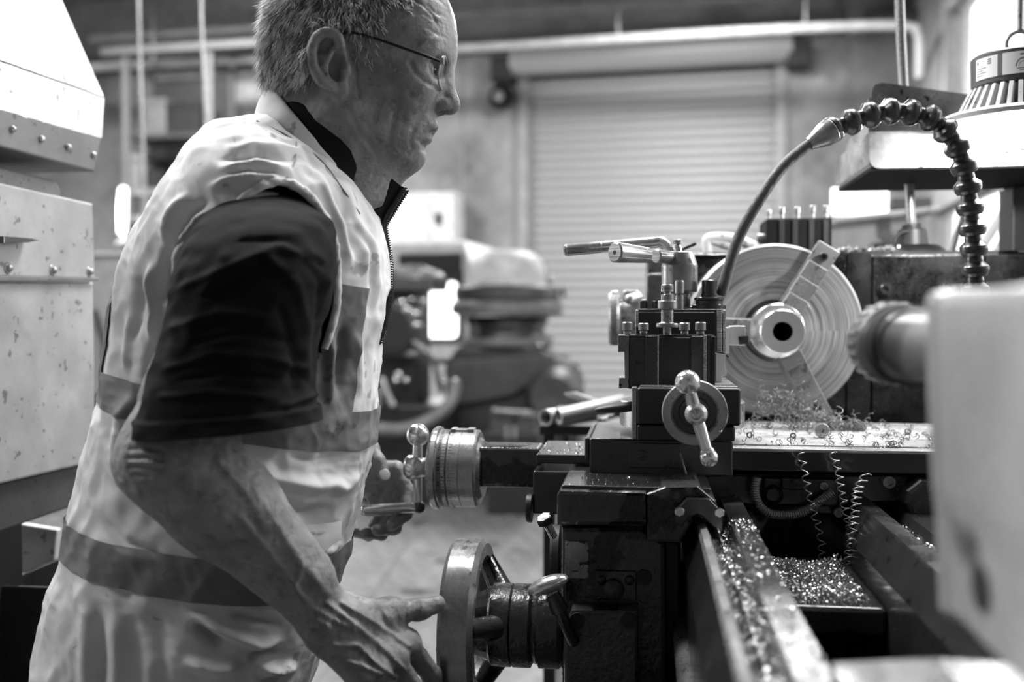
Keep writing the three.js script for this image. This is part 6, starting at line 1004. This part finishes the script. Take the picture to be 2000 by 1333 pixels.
// ================================================================ sheet steel machine at the far left
{
  const XF = -0.93, t = thing('sheet_steel_machine', 'tall sheet steel machine with a bright white hood behind the man', 'machine', V(XF - 0.35, 0, -1.5));
  // outlines lie in the side face, x = XF; they are extruded away from the lathe
  const face = (list, x, depth, bev = 0.004) => { const g = extr(list.map(([px, py]) => { const p = pX(px, py, XF); return [p.z, p.y]; }), depth, bev); g.rotateY(-Math.PI / 2); g.scale(-1, 1, 1); const ix = g.index; const q = g.toNonIndexed ? (g.index ? g.toNonIndexed() : g) : g; for (const at of Object.values(q.attributes)) { const s = at.itemSize, a = at.array; for (let i = 0; i < at.count; i += 3) for (let k = 0; k < s; k++) { const v = a[(i + 1) * s + k]; a[(i + 1) * s + k] = a[(i + 2) * s + k]; a[(i + 2) * s + k] = v; } } q.scale(1, 1, 1); q.computeBoundingBox(); const b = q.boundingBox; q.translate(x - b.max.x, 0, 0); q.computeVertexNormals(); return q; };
  const NR = -130;                                             // where the near end lies, outside the frame
  const at = (px, py, dx = 0) => { const p = pX(px, py, XF); p.x += dx; return p; };
  const low = part('lower_body', face([[188, 902], [183, 552], [NR, 552], [NR, 977]], XF, 0.7), M.greyPaint2, t);
  part('upper_body', face([[182, 546], [178, 398], [NR, 328], [NR, 540]], XF + 0.004, 0.72), M.greyPaint2, t);
  part('joint_flange', face([[181, 549], [181, 543], [NR, 537], [NR, 549]], XF + 0.012, 0.06, 0.001), M.midPaint, t);
  part('neck', face([[140, 400], [142, 372], [132, 352], [NR, 287], [NR, 352]], XF - 0.02, 0.6), M.midPaint, t);
  const band = part('band', face([[172, 336], [186, 268], [NR, 178], [NR, 256]], XF + 0.012, 0.75, 0.003), M.midPaint, t);
  for (const [px, py] of [[8, 253], [65, 272], [118, 288], [168, 303], [-60, 232]]) part('bolt', ball(at(px, py, 0.014), 0.0055, 16), M.steel, band);
  for (const [px, py] of [[10, 524], [98, 528], [170, 531]]) part('bolt', [ball(at(px, py, 0.006), 0.006, 16), cyl(at(px, py, 0.002), at(px, py, 0.006), 0.009)], M.steelDull, low);
  const P = (px, py, dx) => at(px, py, dx);
  // hood of two bent sheets that meet at a dented seam
  const sheet = (a, b, c, d, n, jag) => { const G = []; for (let j = 0; j <= n; j++) { const r = []; for (let i = 0; i <= 40; i++) { const s = i / 40, v = j / n, p = mid(mid(a, b, s), mid(c, d, s), v); const e = jag * (v > 0.96 || v < 0.04 ? 1 : 0.15) * fbm3(p.z * 30, p.y * 30, 3.3, 3); p.x += e * 0.5; p.y += e * 0.5; r.push(p); } G.push(r); } return gridGeo(G, 41, n + 1, false); };
  part('hood_sheet', sheet(P(NR, 81, 0.014), P(189, 192, 0.014), P(NR, 187, 0.012), P(186, 270, 0.012), 12, 0.004), M.hood, t);
  part('hood_sheet', sheet(P(NR, -226, -0.05), P(163, -30, -0.05), P(NR, 77, 0.013), P(189, 189, 0.013), 16, 0.004), M.hood, t);
  part('hood_end', sheet(P(163, -30, -0.06), P(163, -30, -0.7), P(188, 268, 0.008), P(188, 268, -0.7), 10, 0.001), M.hood, t);
  part('hood_end', sheet(P(NR, -226, -0.05), P(NR, -226, -0.7), P(NR, 187, 0.012), P(NR, 187, -0.7), 10, 0.001), M.hood, t);
  part('hood_top', sheet(P(NR, -226, -0.05), P(163, -30, -0.05), P(NR, -226, -0.7), P(163, -30, -0.7), 6, 0.001), M.hood, t);
  part('latch_blade', face([[42, 470], [28, 466], [-30, 462], [-30, 476], [20, 474]], XF + 0.03, 0.03, 0.001), M.steelDark, t);
  part('skirt', face([[182, 985], [187, 905], [NR, 981], [NR, 1096]], XF - 0.02, 0.6), M.darkPaint, t);
  const fl = at(150, 1000), nr = at(NR, 1000); part('foot', box(XF - 0.6, 0, fl.z + 0.05, XF - 0.06, fl.y + 0.02, nr.z - 0.02, 0.01), M.blackPaint, t);
}
{ // black bin with sheets standing in it, low at the left edge
  const z = -1.42, t = thing('waste_bin', 'black open bin at the lower left behind the vest', 'bin', pz(20, 1400, z).setY(0));
  const a = pz(-8, 1115, z), b = pz(128, 1100, z), y1 = b.y, y2 = pz(128, 1150, z).y;
  part('wall', [box(a.x, 0.002, z - 0.008, b.x, y2, z, 0.003), box(a.x, 0.002, z - 0.32, b.x, y1, z - 0.312, 0.003), box(b.x - 0.008, 0.002, z - 0.31, b.x, y2 + 0.004, z - 0.009, 0.002), box(a.x, 0.002, z - 0.31, a.x + 0.008, y2 + 0.004, z - 0.009, 0.002), box(a.x + 0.009, 0.002, z - 0.31, b.x - 0.009, 0.012, z - 0.009, 0.002)], M.blackPaint, t);
  for (const [i, x, h, w, m] of [[0, 40, 1035, 0.02, M.cardboard], [1, 95, 1020, 0.014, M.pipe], [2, 20, 1062, 0.02, M.cardboard]]) { const p = pz(x, h, z - 0.2); const g = box(-0.04, -0.40, -w / 2, 0.04, 0, w / 2, 0.003); g.rotateZ(i === 1 ? -0.12 : 0.2); g.translate(p.x, p.y, z - 0.1 - i * 0.07); single('offcut_sheet', ['pale folded sheet standing in the black bin', 'narrow upright strip in the black bin beside the vest', 'pale sheet nearest the left edge in the black bin'][i], 'sheet', g, m); }
}
// ================================================================ bench, tubes and vice beyond the carriage
{
  const z = -1.98, yT = pz(1100, 832, z).y, x0 = pz(1052, 840, z).x, x1 = pz(1216, 840, z).x, t = thing('steel_cart', 'small dark steel cart with tubes on it beyond the carriage', 'cart', V((x0 + x1) / 2, 0, z - 0.2));
  part('top', box(x0, yT - 0.02, z - 0.45, x1, yT, z, 0.003), M.blackPaint, t);
  for (const x of [x0 + 0.02, x1 - 0.02]) for (const zz of [z - 0.02, z - 0.43]) part('leg', box(x - 0.012, 0, zz - 0.012, x + 0.012, yT - 0.021, zz + 0.012, 0.002), M.blackPaint, t);
  part('shelf', box(x0 + 0.01, 0.35, z - 0.44, x1 - 0.01, 0.37, z - 0.01, 0.002), M.blackPaint, t);
  const tb = (a, b, r, label) => { const d = b.clone().sub(a).normalize(), L = a.distanceTo(b); return single('steel_tube', label, 'tube', lat([[r * 0.78, 0], [r, 0], [r, L], [r * 0.78, L], [r * 0.78, 0]], a, d, 32), M.tubeSteel); };
  const r = 0.0165; tb(V(pz(1092, 815, z).x, yT + r + 0.004, z + 0.02), V(pz(1092, 815, z).x + 0.125, yT + r + 0.026, z - 0.06), r, 'upper pale steel tube, its open end towards the viewer');
  tb(V(pz(1066, 822, z).x, yT + r, z + 0.01), V(pz(1066, 822, z).x + 0.16, yT + r, z - 0.30), r, 'lower pale steel tube lying flat under the other');
  const R = rng(9); for (let i = 0; i < 9; i++) { const p = V(pz(lerp(1122, 1190, R()), 826, z).x, yT, z - 0.02 - 0.2 * R()); single('loose_bolt', 'small bright bolt among others on the steel cart', 'bolt', [cyl(V(p.x, p.y + 0.006, p.z), V(p.x + 0.016, p.y + 0.006, p.z + 0.008 * (R() - 0.5)), 0.0045), hexHead(V(p.x, p.y + 0.006, p.z), V(-1, 0, 0), 0.0075, 0.005)], M.steel, 'loose bolts on the cart'); }
  single('flat_bar', 'flat pale bar lying behind the tubes on the cart', 'bar', [outline([[1102, 770], [1122, 768], [1180, 788], [1178, 796], [1108, 778]], z - 0.2, 0.03, 0.002)], M.steelDull);
}
{
  const D = 5.6, z = pd(1000, 830, D).z, t = thing('machine_vice', 'dark vice on a pedestal in the middle distance', 'vice', pz(1000, 1000, z).setY(0));
  part('bed', blk(945, 845, 1052, 905, z, 0.3, 0.01), M.blackPaint, t); part('jaw', blk(958, 806, 1000, 850, z - 0.02, 0.2, 0.008), M.darkPaint, t); part('jaw', blk(1012, 812, 1046, 850, z - 0.02, 0.2, 0.008), M.darkPaint, t);
  part('screw', [cyl(pz(965, 802, z + 0.02), pz(1040, 806, z + 0.02), 0.010), ball(pz(966, 802, z + 0.02), 0.016, 16)], M.steelDull, t);
  for (const px of [986, 1001]) part('jaw_plate', blk(px, 832, px + 8, 858, z + 0.006, 0.01, 0.002), M.steelDull, t);
  part('pedestal', box(pz(950, 900, z).x, 0, z - 0.28, pz(1048, 900, z).x, pz(1000, 904, z).y, z - 0.02, 0.01), M.blackPaint, t);
}
// ================================================================ swarf
const CS_Y = pz(1600, 880, -1.305).y + 0.003, SW = rng(77);
function curlPts(a, b, r, turns, taper = 1, sag = 0, n = 14) { const d = b.clone().sub(a), L = d.length(); d.normalize(); const s = Math.abs(d.y) > 0.9 ? X1.clone() : Y1.clone(), u = new THREE.Vector3().crossVectors(d, s).normalize(), w = new THREE.Vector3().crossVectors(d, u); const p = []; const m = Math.ceil(turns * n); for (let i = 0; i <= m; i++) { const t = i / m, q = t * turns * Math.PI * 2, rr = r * lerp(1, taper, t) * (0.85 + 0.3 * noise3(t * 9, turns, r * 1e4)); p.push(a.clone().addScaledVector(d, t * L).addScaledVector(u, Math.cos(q) * rr).addScaledVector(w, Math.sin(q) * rr)); } return p; }
const wireOf = (pts, r, rad = 5) => new THREE.TubeGeometry(new THREE.CatmullRomCurve3(pts), pts.length * 2, r, rad, false);
for (const [pts, label, r, turns, z] of [
  [[[1562, 885], [1570, 915], [1576, 945], [1584, 985], [1598, 1030], [1606, 1075], [1600, 1118]], 'loosely coiled swarf hanging from the cross slide edge, left of three', 0.0042, 12, -1.285],
  [[[1626, 885], [1636, 915], [1642, 950], [1650, 990], [1660, 1040], [1658, 1080], [1654, 1118]], 'coiled swarf hanging from the cross slide edge, middle of three', 0.0044, 15, -1.28],
  [[[1692, 930], [1676, 955], [1672, 985], [1668, 1020], [1662, 1060], [1660, 1100], [1678, 1116], [1700, 1106]], 'tightly coiled bright swarf hanging in front of the dark saddle, right of three', 0.0052, 18, -1.25]]) {
  const cv = new THREE.CatmullRomCurve3(pts.map(([a, b]) => pz(a, b, z))), P = [], n = turns * 14; for (let i = 0; i <= n; i++) { const t = i / n, c = cv.getPointAt(clamp(t + 0.018 * noise3(t * 9, 7, z * 50))), q = t * turns * Math.PI * 2, rr = r * (0.75 + 0.5 * (noise3(t * 14, 3, z * 99) * 0.5 + 0.5)); P.push(V(c.x + Math.cos(q) * rr, c.y + Math.sin(q) * rr * 0.42 + 0.0012 * noise3(t * 40, 1, z), c.z + Math.sin(q) * rr)); }
  single('swarf_curl', label, 'swarf', new THREE.TubeGeometry(new THREE.CatmullRomCurve3(P), n * 2, 0.0009, 6, false), M.chipMid);
}
{ // tangle heaped behind the slide under the chuck
  const g = []; for (let k = 0; k < 150; k++) { const u = SW(), c = pz(lerp(1468, 1690, Math.pow(u, 0.9)), 826, -1.5 - 0.05 * SW()), h = 0.058 * Math.exp(-Math.pow((u - 0.22) / 0.3, 2)) * SW() + 0.004, a = V(c.x, CS_Y + h, c.z), dir = V(SW() - 0.5, (SW() - 0.4) * 0.8, SW() - 0.5).normalize(), r = 0.0035 + 0.009 * SW() * SW(); g.push(wireOf(curlPts(a, a.clone().addScaledVector(dir, 0.012 + 0.022 * SW()), r, 1 + 2.4 * SW(), 0.6, 0, 9).map((p) => { p.y = Math.max(p.y, CS_Y + 0.001); return p; }), 0.00058, 4)); }
  const o = single('swarf_tangle', 'tangled nest of thin steel swarf on the slide under the chuck', 'swarf', g, M.chipDark); o.userData.kind = 'stuff';
}
function chipScatter(name, label, n, where, size, m = M.chip) { const pos = []; for (let k = 0; k < n; k++) { const [c, up] = where(k), s = size * (0.4 + SW() * 1.1), q = new THREE.Quaternion().setFromEuler(new THREE.Euler(SW() * 6.3, SW() * 6.3, SW() * 6.3)); const v = [V(-1, 0, -0.4), V(-0.2, 0.35, -0.5), V(0.7, 0.1, -0.3), V(-0.9, 0.1, 0.4), V(-0.1, 0.5, 0.45), V(0.8, 0.25, 0.35)].map((p) => p.multiplyScalar(s).applyQuaternion(q).add(c).add(V(0, s * 0.4, 0))); for (const f of [0, 1, 3, 3, 1, 4, 1, 2, 4, 4, 2, 5]) pos.push(v[f].x, v[f].y, v[f].z); } const g = new THREE.BufferGeometry(); g.setAttribute('position', new THREE.Float32BufferAttribute(pos, 3)); g.computeVertexNormals(); const o = single(name, label, 'swarf', g, m); o.userData.kind = 'stuff'; return o; }
chipScatter('slide_chips', 'fine steel chips strewn over the cross slide', 450, () => { const z = -1.31 - 0.3 * SW(), x = pz(lerp(1430, 1880, SW()), 850, -1.4).x; return [V(x, CS_Y, z)]; }, 0.0011);
{ const g = []; for (let k = 0; k < 90; k++) { const z = -1.31 - 0.28 * SW(), x = lerp(pz(1440, 850, -1.4).x, pz(1850, 850, -1.4).x, SW()), a = V(x, CS_Y + 0.003, z); g.push(wireOf(curlPts(a, a.clone().add(V(0.014 * (SW() - 0.5), 0.006 * SW(), 0.014 * (SW() - 0.5))), 0.002 + 0.004 * SW(), 0.6 + 1.6 * SW(), 0.7, 0, 9).map((p) => { p.y = Math.max(p.y, CS_Y + 0.0008); return p; }), 0.0005, 4)); } const o = single('slide_curls', 'thin dark curls of swarf scattered over the cross slide', 'swarf', g, M.steelDark); o.userData.kind = 'stuff'; }
chipScatter('way_chips', 'bright chips lying along the groove of the front bed way', 1100, () => { const z = -1.17 + 0.85 * SW(), u = SW() + SW() - 1, f = (a, b) => pz(a, b, -1.2); const v = f(1404, 1046), e = f(1420, 1011), c = f(1371, 1010), x = lerp(v.x, u > 0 ? e.x + 0.001 : c.x + 0.014, Math.abs(u)), y = lerp(v.y, e.y, Math.pow(Math.abs(u), 1.0)) + 0.003 * SW(); return [V(x, y, z)]; }, 0.0017);
chipScatter('flat_chips', 'sparse chips on the flat of the front bed way', 260, () => { const a = pz(1424, 1006, -1.2), b = pz(1462, 1006, -1.2), u = SW(); return [V(lerp(a.x, b.x, SW()), a.y + 0.0008, -1.16 + 0.16 * u * u * 4)]; }, 0.0018);
chipScatter('chip_heap', 'heap of bright broken chips on the shelf between the bed ways', 3200, () => { const z = -1.07 - 0.17 * SW(), x = lerp(pz(1484, 1150, -1.1).x, pz(1690, 1150, -1.1).x, SW()), h = 0.018 * (0.5 + 0.5 * noise3(x * 30, z * 30, 1)) * SW(); return [V(x, pz(1600, 1165, -1.1).y + 0.001 + h, z)]; }, 0.0019, M.chipMid);
chipScatter('saddle_chips', 'fine chips along the oily saddle and slide tail', 140, () => { const u = SW(); if (u < 0.5) { const z = -1.31 - 0.13 * SW(); return [V(lerp(pz(1050, 888, -1.31).x, pz(1150, 888, -1.31).x, SW()), pz(1047, 888, -1.31).y + 0.0006, z)]; } return [V(lerp(pz(1100, 955, -1.15).x, pz(1270, 955, -1.15).x, SW()), pz(1100, 955, -1.15).y + 0.0022, -1.17 - 0.08 * SW())]; }, 0.0011, M.chipMid);
chipScatter('rear_way_chips', 'bright chips along the groove of the rear bed way', 800, () => { const r0 = pz(1700, 1004, -1.2); return [V(r0.x + 0.052 + 0.012 * (SW() - 0.5), bedY - 0.028 + 0.01 * SW(), -1.28 + 0.6 * SW())]; }, 0.002);
chipScatter('headstock_chips', 'dull chips along the top edge of the headstock', 500, () => { const z = HZ - 0.01 - 0.12 * SW(), x = lerp(pz(1640, 500, HZ).x, pz(1760, 500, HZ).x, SW()); return [V(x, pz(1400, 492, HZ).y + 0.006 * SW() * SW(), z)]; }, 0.004, M.steelDull);
{ const c = pz(1603, 832, -1.42); single('steel_slug', 'small round steel slug with a centre hole standing on the slide', 'slug', lat([[0.0015, 0], [0.0092, 0], [0.0102, 0.001], [0.0102, 0.008], [0.0092, 0.009], [0.0022, 0.009], [0.0015, 0.006], [0, 0.006]], V(c.x, CS_Y + 0.0102, -1.42), V(0.1, 0, 1), 32), M.steel); }
for (const [px, l] of [[1549, 'tiny dark ring lying on the slide left of the round slug'], [1464, 'tiny dark ring lying on the slide beside the swivel base']]) { const c = pz(px, 838, -1.40); single('small_ring', l, 'ring', torus(V(c.x, CS_Y + 0.004, -1.40), Z1, 0.0032, 0.0011, 24, 8), M.steelDark); }
{ const p = pz(1330, 880, -1.255); single('wire_offcut', 'thin wire leaning against the swivel slab', 'wire', tube([pz(1328, 884, -1.255), pz(1334, 905, -1.25), pz(1340, 926, -1.245)], 0.0012, 12, 6), M.steelDull); }
scene.updateMatrixWorld(true);
renderer.render(scene, camera);
